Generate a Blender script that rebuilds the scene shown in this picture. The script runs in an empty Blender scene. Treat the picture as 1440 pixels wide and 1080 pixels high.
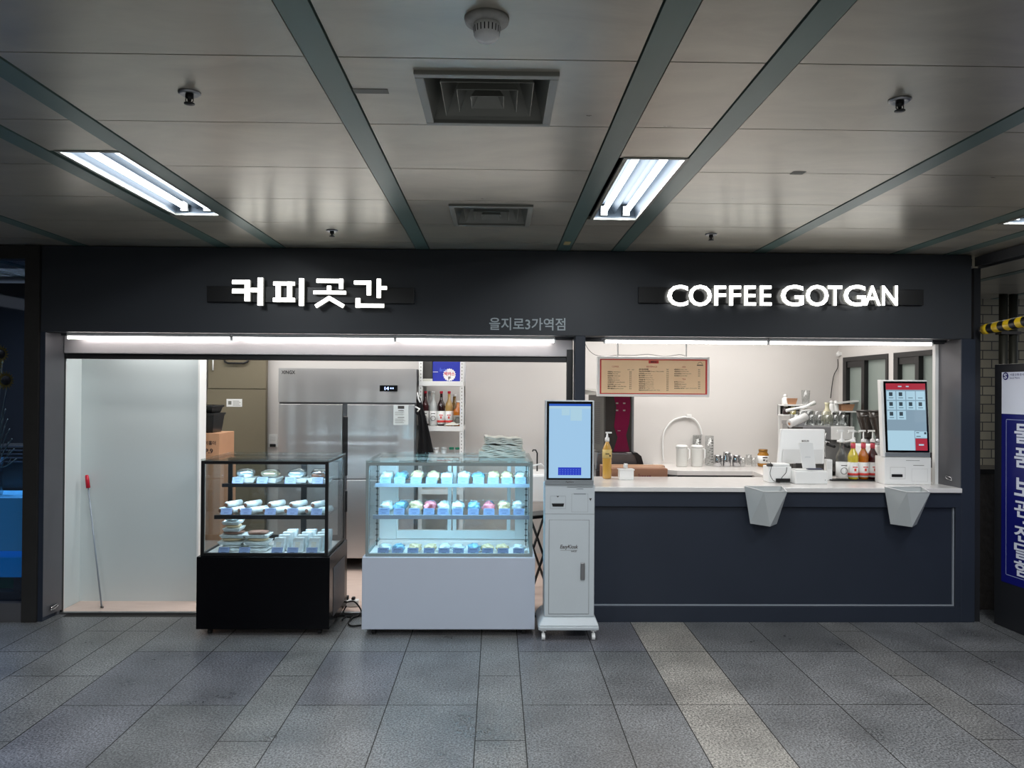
import bpy, bmesh, math, random
from mathutils import Vector, Matrix, noise
random.seed(7)
PI = math.pi
scn = bpy.context.scene
COL = scn.collection
# ---------------------------------------------------------------- camera
W0, H0, F = 1440, 1080, 1082.0
CAMH = 1.70
PITCH, YAW, ROLL = math.radians(0.37), math.radians(1.11), math.radians(0.38)
ROT = Matrix.Rotation(-YAW, 3, 'Z') @ Matrix.Rotation(PI/2 + PITCH, 3, 'X') @ Matrix.Rotation(ROLL, 3, 'Z')
camd = bpy.data.cameras.new('camera'); cam = bpy.data.objects.new('camera', camd); COL.objects.link(cam)
cam.matrix_world = Matrix.Translation((0, 0, CAMH)) @ ROT.to_4x4()
camd.sensor_width = 36; camd.lens = F / W0 * 36; camd.clip_start = 0.05
scn.camera = cam

def ray(px, py):
    return ROT @ Vector(((px - W0/2) / F, -(py - H0/2) / F, -1))
def P(px, py, Y):                 # where a sight line meets the upright plane at depth Y
    r = ray(px, py); return Vector((r.x/r.y*Y, Y, CAMH + r.z/r.y*Y))
def X(px, Y, py=620): return P(px, py, Y).x
def Z(py, Y, px=700): return P(px, py, Y).z
# ---------------------------------------------------------------- materials
def lin(c):
    if isinstance(c, str): c = tuple(int(c[i:i+2], 16) for i in (0, 2, 4))
    c = [v/255 for v in c]
    return tuple((v/12.92 if v <= .04045 else ((v+.055)/1.055)**2.4) for v in c) + (1,)
def newmat(name):
    m = bpy.data.materials.new(name); m.use_nodes = True
    nt = m.node_tree; nt.nodes.clear()
    out = nt.nodes.new('ShaderNodeOutputMaterial')
    return m, nt, out
def N(nt, t, **k):
    n = nt.nodes.new(t)
    for a, b in k.items():
        if a in n.inputs: n.inputs[a].default_value = b
        else: setattr(n, a, b)
    return n
def mat(name, color, rough=.5, metal=0, var=.06, scale=6, bump=0, bscale=60, coat=0, emit=0, stretch=None, spec=.5, trans=0, sheen=0):
    m, nt, out = newmat(name); L = nt.links.new
    p = N(nt, 'ShaderNodeBsdfPrincipled'); c = lin(color)
    p.inputs['Roughness'].default_value = rough; p.inputs['Metallic'].default_value = metal
    p.inputs['Specular IOR Level'].default_value = spec
    p.inputs['Coat Weight'].default_value = coat
    p.inputs['Transmission Weight'].default_value = trans
    tc = N(nt, 'ShaderNodeTexCoord'); mp = N(nt, 'ShaderNodeMapping')
    if stretch: mp.inputs['Scale'].default_value = stretch
    L(tc.outputs['Object'], mp.inputs['Vector'])
    nz = N(nt, 'ShaderNodeTexNoise'); nz.inputs['Scale'].default_value = scale; nz.inputs['Detail'].default_value = 4
    L(mp.outputs[0], nz.inputs['Vector'])
    mx = N(nt, 'ShaderNodeMix', data_type='RGBA')
    mx.inputs[6].default_value = tuple(v*(1-var) for v in c[:3]) + (1,)
    mx.inputs[7].default_value = tuple(min(1, v*(1+var)) for v in c[:3]) + (1,)
    L(nz.outputs[0], mx.inputs[0]); L(mx.outputs[2], p.inputs['Base Color'])
    if bump:
        n2 = N(nt, 'ShaderNodeTexNoise'); n2.inputs['Scale'].default_value = bscale; n2.inputs['Detail'].default_value = 3
        L(mp.outputs[0], n2.inputs['Vector'])
        b = N(nt, 'ShaderNodeBump'); b.inputs['Strength'].default_value = bump; b.inputs['Distance'].default_value = .01
        L(n2.outputs[0], b.inputs['Height']); L(b.outputs[0], p.inputs['Normal'])
    if emit:
        p.inputs['Emission Color'].default_value = c; p.inputs['Emission Strength'].default_value = emit
    L(p.outputs[0], out.inputs[0]); return m
def emis(name, color, s):
    m, nt, out = newmat(name); e = N(nt, 'ShaderNodeEmission'); e.inputs[0].default_value = lin(color); e.inputs[1].default_value = s
    nt.links.new(e.outputs[0], out.inputs[0]); return m
def screen(name, color, s):
    m, nt, out = newmat(name); p = N(nt, 'ShaderNodeBsdfPrincipled', Roughness=.06); p.inputs['Base Color'].default_value = (.01,.01,.01,1)
    p.inputs['Emission Color'].default_value = lin(color); p.inputs['Emission Strength'].default_value = s
    nt.links.new(p.outputs[0], out.inputs[0]); return m
def glass(name, tint=(245, 250, 250), refl=.06, rim=.5, rough=.03):
    m, nt, out = newmat(name); L = nt.links.new
    t = N(nt, 'ShaderNodeBsdfTransparent'); t.inputs[0].default_value = lin(tint)
    g = N(nt, 'ShaderNodeBsdfGlossy'); g.inputs['Roughness'].default_value = rough
    lw = N(nt, 'ShaderNodeLayerWeight'); lw.inputs[0].default_value = .35
    ma = N(nt, 'ShaderNodeMath', operation='MULTIPLY_ADD'); ma.inputs[1].default_value = rim; ma.inputs[2].default_value = refl
    L(lw.outputs['Facing'], ma.inputs[0])
    mx = N(nt, 'ShaderNodeMixShader'); L(ma.outputs[0], mx.inputs[0]); L(t.outputs[0], mx.inputs[1]); L(g.outputs[0], mx.inputs[2])
    L(mx.outputs[0], out.inputs[0]); return m

M = {}
M['fascia'] = mat('fascia_paint', (54, 57, 62), .45, var=.1, scale=2, spec=.35)
M['navy'] = mat('navy_paint', (42, 48, 60), .45, var=.1, scale=3, spec=.35)
M['jamb'] = mat('jamb_grey', (104, 104, 108), .4, .4, var=.08)
M['shutter'] = mat('shutter_box_grey', (176, 172, 174), .35, .3, var=.05)
M['black'] = mat('black_paint', (14, 14, 16), .35, var=.1)
M['blackgloss'] = mat('black_gloss', (3, 3, 6), .25, var=.05, spec=.18)
M['rubber'] = mat('rubber', (20, 20, 20), .7)
M['white'] = mat('white_paint', (228, 228, 226), .5, var=.02)
M['wallwhite'] = mat('wall_white', (221, 217, 213), .6, var=.03, scale=3)
M['panelwhite'] = mat('panel_white', (206, 214, 214), .4, var=.04, scale=1.2)
M['wgloss'] = mat('white_plastic', (242, 242, 240), .3, var=.02)
M['kiosk'] = mat('kiosk_white', (196, 203, 207), .4, var=.03)
M['casewhite'] = mat('case_white', (190, 198, 212), .3, var=.02)
M['counter'] = mat('counter_quartz', (232, 228, 224), .18, var=.05, scale=12)
M['steel'] = mat('steel', (160, 160, 162), .3, 1, var=.06, stretch=(1, 1, .05), scale=20)
M['chrome'] = mat('chrome', (200, 200, 202), .1, 1, var=.04)
M['darksteel'] = mat('dark_steel', (84, 82, 80), .4, .8, var=.2, scale=4)
M['khaki'] = mat('khaki_paint', (122, 113, 93), .5, var=.08, scale=3)
M['card'] = mat('cardboard', (183, 137, 104), .8, var=.1, scale=9)
M['card2'] = mat('cardboard_red', (150, 108, 84), .8, var=.1, scale=9)
M['frost'] = mat('frosted_glass', (133, 143, 137), .35, var=.05, scale=2, emit=.12)  # slight emission stands in for light from behind the panes
M['wframe'] = mat('window_frame_black', (26, 25, 26), .35)
M['menucream'] = mat('menu_cream', (255, 218, 176), .6, var=.05)
M['menured'] = mat('menu_red', (214, 66, 60), .6)
M['ink'] = mat('ink_dark', (58, 42, 38), .8)
M['redink'] = mat('ink_red', (190, 70, 50), .8)
M['glass'] = glass('clear_glass')
M['cupglass'] = glass('cup_glass', (246, 247, 247), .035, .30, .08)
M['caseglass'] = glass('case_glass', (248, 252, 253), .035, .3)
M['bag'] = glass('cello', (225, 235, 240), .22, .5, .15)
M['tube'] = emis('fluorescent_tube', (236, 246, 255), 7)
M['signside'] = emis('sign_side', (200, 200, 190), .35)
M['led'] = emis('led_tube', (255, 250, 246), 12)
M['caseled'] = emis('case_led', (170, 222, 255), 7)
M['sign'] = emis('sign_face', (255, 255, 250), 4.5)
M['reflector'] = mat('light_reflector', (84, 94, 104), .4, .4)
M['beam'] = mat('ceiling_beam_green', (103, 125, 119), .34, .15, var=.12, scale=3, spec=.5)
M['duct'] = mat('diffuser_metal', (150, 150, 142), .4, .2, var=.1)
M['dark'] = mat('dark_void', (6, 6, 7), .9)
M['tagpaper'] = mat('tag_paper', (118, 136, 172), .6, var=.03)
M['tagink'] = mat('tag_ink', (44, 60, 92), .7)
M['signgrey'] = mat('grey_lettering', (172, 182, 186), .4)
M['boxblue'] = mat('box_blue', (28, 44, 160), .45)
M['red'] = mat('red_plastic', (200, 28, 52), .35)
M['yellow'] = mat('yellow_pvc', (228, 190, 28), .35)
M['cloth'] = mat('apron_cloth', (14, 14, 17), .95, bump=.3)
M['paper'] = mat('news_paper', (202, 202, 192), .8, var=.14, scale=30)
M['blue1'] = mat('light_blue_glow_panel', (72, 160, 214), .5, var=.05, emit=.22)  # self-glow added so the drawer front looks lit
M['blue2'] = mat('bright_blue_glow_panel', (20, 132, 205), .5, var=.05, emit=.3)  # glows a little too, in place of light on the drawer
M['bluedark'] = mat('deep_blue_wall', (10, 26, 60), .6)
M['bread'] = mat('bread', (208, 186, 148), .7, var=.3, scale=30)
M['wrap'] = mat('white_wrap', (206, 214, 214), .35, var=.3, scale=45)
M['pink'] = mat('pink_filling', (226, 130, 140), .6, var=.2, scale=30)
M['brownbread'] = mat('brown_filling', (120, 86, 70), .7, var=.4, scale=40)
M['bluewrap'] = mat('blue_wrap', (120, 165, 190), .4, var=.3, scale=30)
M['honey'] = mat('honey', (172, 118, 36), .25, var=.1)
M['screenblue'] = screen('screen_pale_blue', (158, 198, 230), .8)
M['screenwhite'] = screen('screen_white', (176, 212, 230), .75)
M['screenhead'] = screen('screen_header', (40, 90, 190), .8)
M['screenkey'] = screen('screen_keypad', (38, 62, 190), .8)
M['screenkeytxt'] = screen('screen_keytxt', (96, 120, 220), .8)
M['screenred'] = screen('screen_red', (176, 48, 66), .7)
M['screengrey'] = screen('screen_grey', (140, 166, 184), .7)
M['screendark'] = screen('screen_dark', (60, 74, 84), .7)
M['bezel'] = mat('bezel_black', (5, 6, 9), .15)
M['silverbar'] = mat('silver_bar', (150, 156, 160), .35, .5)
M['poster'] = mat('poster_navy', (14, 18, 98), .35, emit=.10)
M['posterwhite'] = mat('poster_white', (206, 210, 222), .4, emit=.12)
M['posterline'] = mat('poster_line', (150, 160, 200), .4, emit=.1)
M['cabinet'] = mat('cabinet_charcoal', (40, 41, 45), .4, .2)
M['stone'] = mat('dark_stone', (54, 48, 44), .55, var=.55, scale=24, bump=.8, bscale=18)
M['sunpetal'] = mat('sun_petal', (220, 170, 60), .8)
M['suncore'] = mat('sun_core', (40, 26, 16), .9)
M['twig'] = mat('twig_pale', (130, 138, 128), .8)
M['magenta'] = mat('magenta_panel', (104, 16, 52), .15, var=.1, scale=2)
M['darkglass'] = mat('smoked_panel', (52, 48, 46), .12, var=.2, scale=1)
M['sticker'] = mat('sticker_grey', (130, 128, 120), .6)
M['green'] = mat('green_box', (20, 120, 90), .6)
M['silverfront'] = mat('steel_mid_grey', (116, 116, 118), .3, .9, var=.1)  # mid grey steel for refrigerator body and ice bin

# brushed, slightly wavy steel for the refrigerator
def fridge_mat():
    m, nt, out = newmat('brushed_wavy_steel'); L = nt.links.new
    p = N(nt, 'ShaderNodeBsdfPrincipled', Roughness=.3, Metallic=.85)
    p.inputs['Base Color'].default_value = lin((200, 199, 198))
    tc = N(nt, 'ShaderNodeTexCoord'); mp = N(nt, 'ShaderNodeMapping'); mp.inputs['Scale'].default_value = (2.6, 1, .22)
    L(tc.outputs['Object'], mp.inputs[0]); nz = N(nt, 'ShaderNodeTexNoise', Scale=1.3, Detail=1.0); L(mp.outputs[0], nz.inputs['Vector'])
    b = N(nt, 'ShaderNodeBump', Strength=.9, Distance=.05); L(nz.outputs[0], b.inputs['Height']); L(b.outputs[0], p.inputs['Normal'])
    L(p.outputs[0], out.inputs[0]); return m
M['fridge'] = fridge_mat()
def liquid(name, c):
    m, nt, out = newmat(name); L = nt.links.new
    p = N(nt, 'ShaderNodeBsdfPrincipled', Roughness=.08); p.inputs['Base Color'].default_value = lin(c)
    p.inputs['Coat Weight'].default_value = .6
    nz = N(nt, 'ShaderNodeTexNoise', Scale=40.0); b = N(nt, 'ShaderNodeBump', Strength=.2, Distance=.004)
    L(nz.outputs[0], b.inputs['Height']); L(b.outputs[0], p.inputs['Normal'])
    L(p.outputs[0], out.inputs[0]); return m
for k, c in dict(lyel=(206, 186, 60), lamb=(176, 98, 18), lred=(66, 12, 18), ldark=(40, 14, 16), lcream=(186, 150, 90), loil=(196, 150, 66), lclear=(205, 208, 206), lbrown=(120, 92, 40)).items():
    M[k] = liquid('liquid_' + k, c)
def floor_mat():
    m, nt, out = newmat('granite_tiles'); L = nt.links.new
    p = N(nt, 'ShaderNodeBsdfPrincipled')
    at = N(nt, 'ShaderNodeAttribute', attribute_name='tone')
    tc = N(nt, 'ShaderNodeTexCoord')
    n1 = N(nt, 'ShaderNodeTexNoise', Scale=95.0, Detail=3.0, Roughness=.75); L(tc.outputs['Object'], n1.inputs['Vector'])
    r1 = N(nt, 'ShaderNodeValToRGB'); e = r1.color_ramp.elements; e[0].position = .38; e[0].color = (.22,.22,.22,1); e[1].position = .66; e[1].color = (2.3,2.3,2.3,1)
    L(n1.outputs[0], r1.inputs[0])
    n2 = N(nt, 'ShaderNodeTexNoise', Scale=2.2, Detail=5.0, Roughness=.6); L(tc.outputs['Object'], n2.inputs['Vector'])
    r2 = N(nt, 'ShaderNodeMapRange'); r2.inputs[1].default_value=.35; r2.inputs[2].default_value=.68; r2.inputs[3].default_value=.72; r2.inputs[4].default_value=1.25
    L(n2.outputs[0], r2.inputs[0])
    a = N(nt, 'ShaderNodeMix', data_type='RGBA', blend_type='MULTIPLY'); a.inputs[0].default_value = 1
    L(at.outputs['Color'], a.inputs[6]); L(r1.outputs[0], a.inputs[7])
    b = N(nt, 'ShaderNodeMix', data_type='RGBA', blend_type='MULTIPLY'); b.inputs[0].default_value = 1
    L(a.outputs[2], b.inputs[6]); L(r2.outputs[0], b.inputs[7])
    L(b.outputs[2], p.inputs['Base Color'])
    r3 = N(nt, 'ShaderNodeMapRange'); r3.inputs[3].default_value=.2; r3.inputs[4].default_value=.42; L(n2.outputs[0], r3.inputs[0]); L(r3.outputs[0], p.inputs['Roughness'])
    bp = N(nt, 'ShaderNodeBump', Strength=.12, Distance=.002); L(n1.outputs[0], bp.inputs['Height']); L(bp.outputs[0], p.inputs['Normal'])
    L(p.outputs[0], out.inputs[0]); return m
M['floor'] = floor_mat()
def ceil_mat():
    m, nt, out = newmat('ceiling_panels'); L = nt.links.new
    p = N(nt, 'ShaderNodeBsdfPrincipled', Metallic=.42)
    tc = N(nt, 'ShaderNodeTexCoord'); mp = N(nt, 'ShaderNodeMapping'); mp.inputs['Scale'].default_value = (1, 2.2, 1); L(tc.outputs['Object'], mp.inputs[0])
    n = N(nt, 'ShaderNodeTexNoise', Scale=2.0, Detail=6.0, Roughness=.6, Distortion=1.2); L(mp.outputs[0], n.inputs['Vector'])
    r = N(nt, 'ShaderNodeValToRGB'); e = r.color_ramp.elements; e[0].position=.3; e[0].color=lin((180,173,160)); e[1].position=.7; e[1].color=lin((200,193,178)); L(n.outputs[0], r.inputs[0])
    L(r.outputs[0], p.inputs['Base Color'])
    mr = N(nt, 'ShaderNodeMapRange'); mr.inputs[3].default_value=.24; mr.inputs[4].default_value=.36; L(n.outputs[0], mr.inputs[0]); L(mr.outputs[0], p.inputs['Roughness'])
    L(p.outputs[0], out.inputs[0]); return m
M['ceil'] = ceil_mat()
def wood_floor():
    m, nt, out = newmat('pinkish_board_floor'); L = nt.links.new
    p = N(nt, 'ShaderNodeBsdfPrincipled', Roughness=.5)
    tc = N(nt, 'ShaderNodeTexCoord'); mp = N(nt, 'ShaderNodeMapping'); mp.inputs['Scale'].default_value=(1,8,1); L(tc.outputs['Object'], mp.inputs[0])
    n = N(nt, 'ShaderNodeTexNoise', Scale=5.0, Detail=5.0); L(mp.outputs[0], n.inputs['Vector'])
    r = N(nt, 'ShaderNodeValToRGB'); r.color_ramp.elements[0].color=lin((196,172,160)); r.color_ramp.elements[1].color=lin((222,202,190)); L(n.outputs[0], r.inputs[0])
    L(r.outputs[0], p.inputs['Base Color']); L(p.outputs[0], out.inputs[0]); return m
M['woodfloor'] = wood_floor()
def brick_mat():
    m, nt, out = newmat('cream_tile_bond'); L = nt.links.new
    p = N(nt, 'ShaderNodeBsdfPrincipled', Roughness=.35)
    tc = N(nt, 'ShaderNodeTexCoord'); mp = N(nt, 'ShaderNodeMapping'); mp.inputs['Rotation'].default_value=(PI/2,0,0); L(tc.outputs['Object'], mp.inputs[0])
    b = N(nt, 'ShaderNodeTexBrick', Scale=1.0); b.inputs['Brick Width'].default_value=.20; b.inputs['Row Height'].default_value=.098; b.inputs['Mortar Size'].default_value=.006; b.inputs['Mortar Smooth'].default_value=.2
    b.inputs['Color1'].default_value=lin((142,134,112)); b.inputs['Color2'].default_value=lin((166,158,136)); b.inputs['Mortar'].default_value=lin((58,54,48)); L(mp.outputs[0], b.inputs['Vector'])
    L(b.outputs[0], p.inputs['Base Color'])
    bp = N(nt, 'ShaderNodeBump', Strength=.6, Distance=.004, invert=True); L(b.outputs[1], bp.inputs['Height']); L(bp.outputs[0], p.inputs['Normal'])
    L(p.outputs[0], out.inputs[0]); return m
M['brick'] = brick_mat()

# ---------------------------------------------------------------- mesh helper
class MB:
    def __init__(s): s.v = []; s.f = []; s.mi = []; s.sm = []
    def add(s, vs, fs, m=0, smooth=False):
        b = len(s.v); s.v += [tuple(v) for v in vs]
        for f in fs: s.f.append([b+i for i in f]); s.mi.append(m); s.sm.append(smooth)
        return s
    def box(s, x0, x1, y0, y1, z0, z1, m=0):
        v = [(x,y,z) for z in (z0,z1) for y in (y0,y1) for x in (x0,x1)]
        return s.add(v, [(0,2,3,1),(4,5,7,6),(0,1,5,4),(2,6,7,3),(0,4,6,2),(1,3,7,5)], m)
    def hexa(s, v, m=0):   # bottom 4 ccw (seen from above), top 4 ccw
        return s.add(v, [(3,2,1,0),(4,5,6,7),(0,1,5,4),(1,2,6,5),(2,3,7,6),(3,0,4,7)], m)
    def quad(s, a, b, c, d, m=0): return s.add([a,b,c,d], [(0,1,2,3)], m)
    def front(s, x0, x1, z0, z1, y, m=0):      # upright quad facing the viewer (-y)
        return s.quad((x0,y,z0),(x1,y,z0),(x1,y,z1),(x0,y,z1), m)
    def lathe(s, prof, c=(0,0,0), n=20, m=0, sy=1, smooth=True):
        vs = []; k = len(prof)
        for i in range(n):
            a = 2*PI*i/n
            for r, z in prof: vs.append((c[0]+r*math.cos(a), c[1]+sy*r*math.sin(a), c[2]+z))
        fs = [(i*k+j, ((i+1)%n)*k+j, ((i+1)%n)*k+j+1, i*k+j+1) for i in range(n) for j in range(k-1)]
        s.add(vs, fs, m, smooth)
        b = len(s.v)-len(vs)
        if prof[0][0] > 1e-5: s.f.append([b+i*k for i in range(n)][::-1]); s.mi.append(m); s.sm.append(False)
        if prof[-1][0] > 1e-5: s.f.append([b+i*k+k-1 for i in range(n)]); s.mi.append(m); s.sm.append(False)
        return s
    def tube(s, pts, r, n=8, m=0, cap=True):
        pts = [Vector(p) for p in pts]; rings = []
        rr = r if isinstance(r, (list, tuple)) else [r]*len(pts)
        up = Vector((0,0,1)); prev = None
        for i, p in enumerate(pts):
            t = (pts[min(i+1,len(pts)-1)] - pts[max(i-1,0)]).normalized()
            if prev is None:
                a = t.orthogonal().normalized()
            else:
                a = (prev - t*prev.dot(t)); a = a.normalized() if a.length > 1e-6 else t.orthogonal().normalized()
            prev = a; b = t.cross(a)
            rings.append([p + rr[i]*(math.cos(2*PI*k/n)*a + math.sin(2*PI*k/n)*b) for k in range(n)])
        vs = [v for q in rings for v in q]
        fs = [(i*n+k, i*n+(k+1)%n, (i+1)*n+(k+1)%n, (i+1)*n+k) for i in range(len(pts)-1) for k in range(n)]
        s.add(vs, fs, m, True)
        if cap:
            b = len(s.v)-len(vs)
            s.f.append([b+k for k in range(n)][::-1]); s.mi.append(m); s.sm.append(False)
            s.f.append([b+(len(pts)-1)*n+k for k in range(n)]); s.mi.append(m); s.sm.append(False)
        return s
    def prism(s, poly, axis, a0, a1, m=0):
        n = len(poly)
        def mk(p, a): return {'x': (a, p[0], p[1]), 'y': (p[0], a, p[1]), 'z': (p[0], p[1], a)}[axis]
        vs = [mk(p, a0) for p in poly] + [mk(p, a1) for p in poly]
        fs = [tuple(range(n)), tuple(range(2*n-1, n-1, -1))] + [(i, i+n, (i+1)%n+n, (i+1)%n) for i in range(n)]
        return s.add(vs, fs, m)
    def blob(s, c, size, seed=0, amp=.25, sub=2, m=0, freq=1.6):
        bm = bmesh.new(); bmesh.ops.create_icosphere(bm, subdivisions=sub, radius=1)
        vs = []
        for v in bm.verts:
            d = 1 + amp*noise.noise(v.co*freq + Vector((seed*3.1, seed*1.7, 0)))
            q = v.co*d
            sx = lambda t: math.copysign(abs(t)**.85, t)
            vs.append((c[0]+sx(q.x)*size[0]/2, c[1]+sx(q.y)*size[1]/2, c[2]+size[2]/2+sx(q.z)*size[2]/2))
        zs = min(v[2] for v in vs); vs = [(a, b, cc-zs+c[2]) for a, b, cc in vs]
        fs = [tuple(v.index for v in f.verts) for f in bm.faces]; bm.free()
        return s.add(vs, fs, m, True)
    def build(s, name, mats, parent=None, bevel=0, seg=2, fix=True, solid=0):
        me = bpy.data.meshes.new(name); me.from_pydata(s.v, [], s.f); 
        for k in (mats if isinstance(mats, (list, tuple)) else [mats]): me.materials.append(M[k] if isinstance(k, str) else k)
        me.polygons.foreach_set('material_index', s.mi); me.polygons.foreach_set('use_smooth', s.sm)
        if fix:
            bm = bmesh.new(); bm.from_mesh(me); bmesh.ops.recalc_face_normals(bm, faces=bm.faces); bm.to_mesh(me); bm.free()
        me.update()
        o = bpy.data.objects.new(name, me); COL.objects.link(o)
        if parent: o.parent = parent
        if solid:
            md = o.modifiers.new('s', 'SOLIDIFY'); md.thickness = solid; md.offset = 0
        if bevel:
            md = o.modifiers.new('b', 'BEVEL'); md.width = bevel; md.segments = seg; md.limit_method = 'ANGLE'; md.angle_limit = .6
            for p in me.polygons: p.use_smooth = False
        return o
def tag(o, label, cat, group=None):
    o['label'] = label; o['category'] = cat
    if group: o['group'] = group
    return o
def thing(name, label, cat, loc=(0,0,0), rz=0, group=None):
    o = bpy.data.objects.new(name, None); COL.objects.link(o); o.empty_display_size = .05
    o.location = loc; o.rotation_euler = (0,0,rz); return tag(o, label, cat, group)
def dup(root, loc, rz=None, label=None, group=None, scale=None):
    r = root.copy(); COL.objects.link(r); r.location = loc
    if rz is not None: r.rotation_euler = (0,0,rz)
    if scale: r.scale = scale
    if label: r['label'] = label
    if group: r['group'] = group
    for ch in list(root.children):
        c = ch.copy(); COL.objects.link(c); c.parent = r
        for g in list(ch.children):
            d = g.copy(); COL.objects.link(d); d.parent = c
    return r
def struct(o):
    o['kind'] = 'structure'; return o
def text_mesh(body, size, bold=0, extrude=0, align='CENTER', shear=0, space=1):
    c = bpy.data.curves.new('lettering', 'FONT'); c.body = body; c.size = size; c.offset = bold; c.extrude = extrude
    c.align_x = align; c.shear = shear; c.space_character = space; c.resolution_u = 3
    o = bpy.data.objects.new('tmp', c); COL.objects.link(o)
    dg = bpy.context.evaluated_depsgraph_get(); me = bpy.data.meshes.new_from_object(o.evaluated_get(dg))
    bpy.data.objects.remove(o); bpy.data.curves.remove(c); return me
def fit_text(mb, body, x0, x1, z0, z1, y, m=0, bold=0, depth=0, shear=0, sm_=None):
    """lay flat lettering into an upright rectangle facing the viewer"""
    me = text_mesh(body, 1, bold=bold, shear=shear)
    xs = [v.co.x for v in me.vertices]; ys = [v.co.y for v in me.vertices]
    if not xs: return
    ax, bx, ay, by = min(xs), max(xs), min(ys), max(ys)
    sx = (x1-x0)/max(1e-6, bx-ax); sz = (z1-z0)/max(1e-6, by-ay)
    vs = [(x0+(v.co.x-ax)*sx, y, z0+(v.co.y-ay)*sz) for v in me.vertices]
    fs = [tuple(p.vertices) for p in me.polygons]
    mb.add(vs, fs, m)
    if depth:
        ed = {}
        for f in fs:
            for i in range(len(f)):
                e = (f[i], f[(i+1) % len(f)]); k = tuple(sorted(e)); ed.setdefault(k, []).append(e)
        b = len(mb.v); mb.v += [(a, y+depth, c) for a, _, c in vs]; b0 = b-len(vs)
        for k, l in ed.items():
            if len(l) == 1:
                i, j = l[0]; mb.f.append([b0+j, b0+i, b+i, b+j]); mb.mi.append(sm_ if sm_ is not None else m); mb.sm.append(False)
    bpy.data.meshes.remove(me)
ORD = 'first second third fourth fifth sixth seventh eighth ninth tenth eleventh twelfth'.split()
def area(name, loc, rot, sx, sy, power, color=(1,1,1), spread=180):
    l = bpy.data.lights.new(name, 'AREA'); l.shape = 'RECTANGLE'; l.size = sx; l.size_y = sy; l.energy = power; l.color = color; l.spread = math.radians(spread)
    o = bpy.data.objects.new(name, l); COL.objects.link(o); o.location = loc; o.rotation_euler = rot; return o
# ================================================================ THE SETTING
CZ = 2.72; Y0 = 5.62; XL = -3.30; XR = 3.505; YB = 7.95; XW = 3.56
# floor: granite slabs, one structure mesh with a tone per slab
xs = [-6.4,-5.9,-5.4,-4.9,-4.4,-4.17,-3.68,-3.19,-2.85,-2.57,-2.31,-1.82,-1.33,-1.07,-.58,-.095,.149,.64,.985,1.377,1.86,2.363,2.60,3.09,3.58,4.07,4.56,5.05,5.54,6.03]
fm = MB(); tones = []
for i in range(len(xs)-1):
    w = xs[i+1]-xs[i]; narrow = w < .3 or i == 18
    off = .42 if w < .3 else 0
    y = -5.0 + off - .09
    while y < 9.2:
        y1 = y+.84; g = .0028
        ya, yb = max(y, -5), min(y1, 9.2)
        inside = xs[i] > XL-.2 and xs[i+1] < XR+.1
        if inside and yb > Y0+.12: yb = Y0+.12
        if yb-ya > .02:
            fm.quad((xs[i]+g,ya+g,0),(xs[i+1]-g,ya+g,0),(xs[i+1]-g,yb-g,0),(xs[i]+g,yb-g,0))
            t = random.uniform(.118,.150)
            t = (t*.98, t, t*1.02)
            if i == 18: t = (.25,.235,.21)
            elif narrow: t = (.146,.145,.141)
            elif random.random() < .15: t = (.118,.118,.130)
            tones.append(t)
        y = y1
base = len(tones)
fm.box(-6.4, 6.03, -5, 9.2, -.06, -.0015, 1)
fo = struct(fm.build('floor', ['floor', mat('grout', (38,36,34), .8)], fix=False))
ca = fo.data.color_attributes.new('tone', 'FLOAT_COLOR', 'CORNER')
for p in fo.data.polygons:
    t = tones[p.index] if p.index < base else (.03,.03,.03)
    for li in p.loop_indices: ca.data[li].color = (*t, 1)
struct(MB().box(XL+.02, XW, Y0+.2, YB, -.05, .004).build('floor_shop', 'woodfloor'))
struct(MB().box(XL+.03, .57, Y0+.18, Y0+.215, 0, .014).build('trim_threshold', 'steel'))
# ceiling
cm = MB(); bm_ = []
PER = 2.478
beams = []
for k in range(-2, 3):
    for c in (-.55, .48, .882): beams.append(c + k*PER)
beams = sorted(b for b in beams if -6.5 < b < 6.2)
rows = [-5 + (.575) + .6*i for i in range(-1, 24)]
rows = [2.375 + .6*i for i in range(-12, 12)]
fix_y = [(3.365, 4.595), (.3, 1.53), (-2.8, -1.57)]
for a, b in zip(beams[:-1], beams[1:]):
    x0, x1 = a+.052, b-.052
    light = (b-a) < .6
    for r0 in rows:
        r1 = r0+.6
        if r1 > 9.0 or r0 < -4.9: continue
        ya, yb = r0+.003, r1-.003
        segs = [(ya, yb)]
        if light:
            for f0, f1 in fix_y:
                segs = [s for q in segs for s in ([(q[0], min(q[1], f0)), (max(q[0], f1), q[1])]) if s[1]-s[0] > .01] if True else segs
        hole = abs((a+b)/2+.035) < .1 and not light
        for ya_, yb_ in segs:
            done = False
            if hole:
                for h0, h1 in ((2.475, 2.945), (4.265, 4.765)):
                    if ya_ < h0 < yb_ and ya_ < h1 < yb_:
                        hx0, hx1 = -.265, .185
                        cm.box(x0, hx0, ya_, yb_, CZ, CZ+.02); cm.box(hx1, x1, ya_, yb_, CZ, CZ+.02)
                        cm.box(hx0, hx1, ya_, h0, CZ, CZ+.02); cm.box(hx0, hx1, h1, yb_, CZ, CZ+.02); done = True
            if not done: cm.box(x0, x1, ya_, yb_, CZ, CZ+.02)
cm.box(-6.6, 6.3, -5, 9.2, CZ+.32, CZ+.36, 1)
struct(cm.build('ceiling', ['ceil', 'dark']))
for i, b in enumerate(beams):
    struct(MB().box(b-.046, b+.046, -5, 9.2, CZ-.004, CZ+.03).build('trim_%d' % (i+1), 'beam'))
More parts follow.
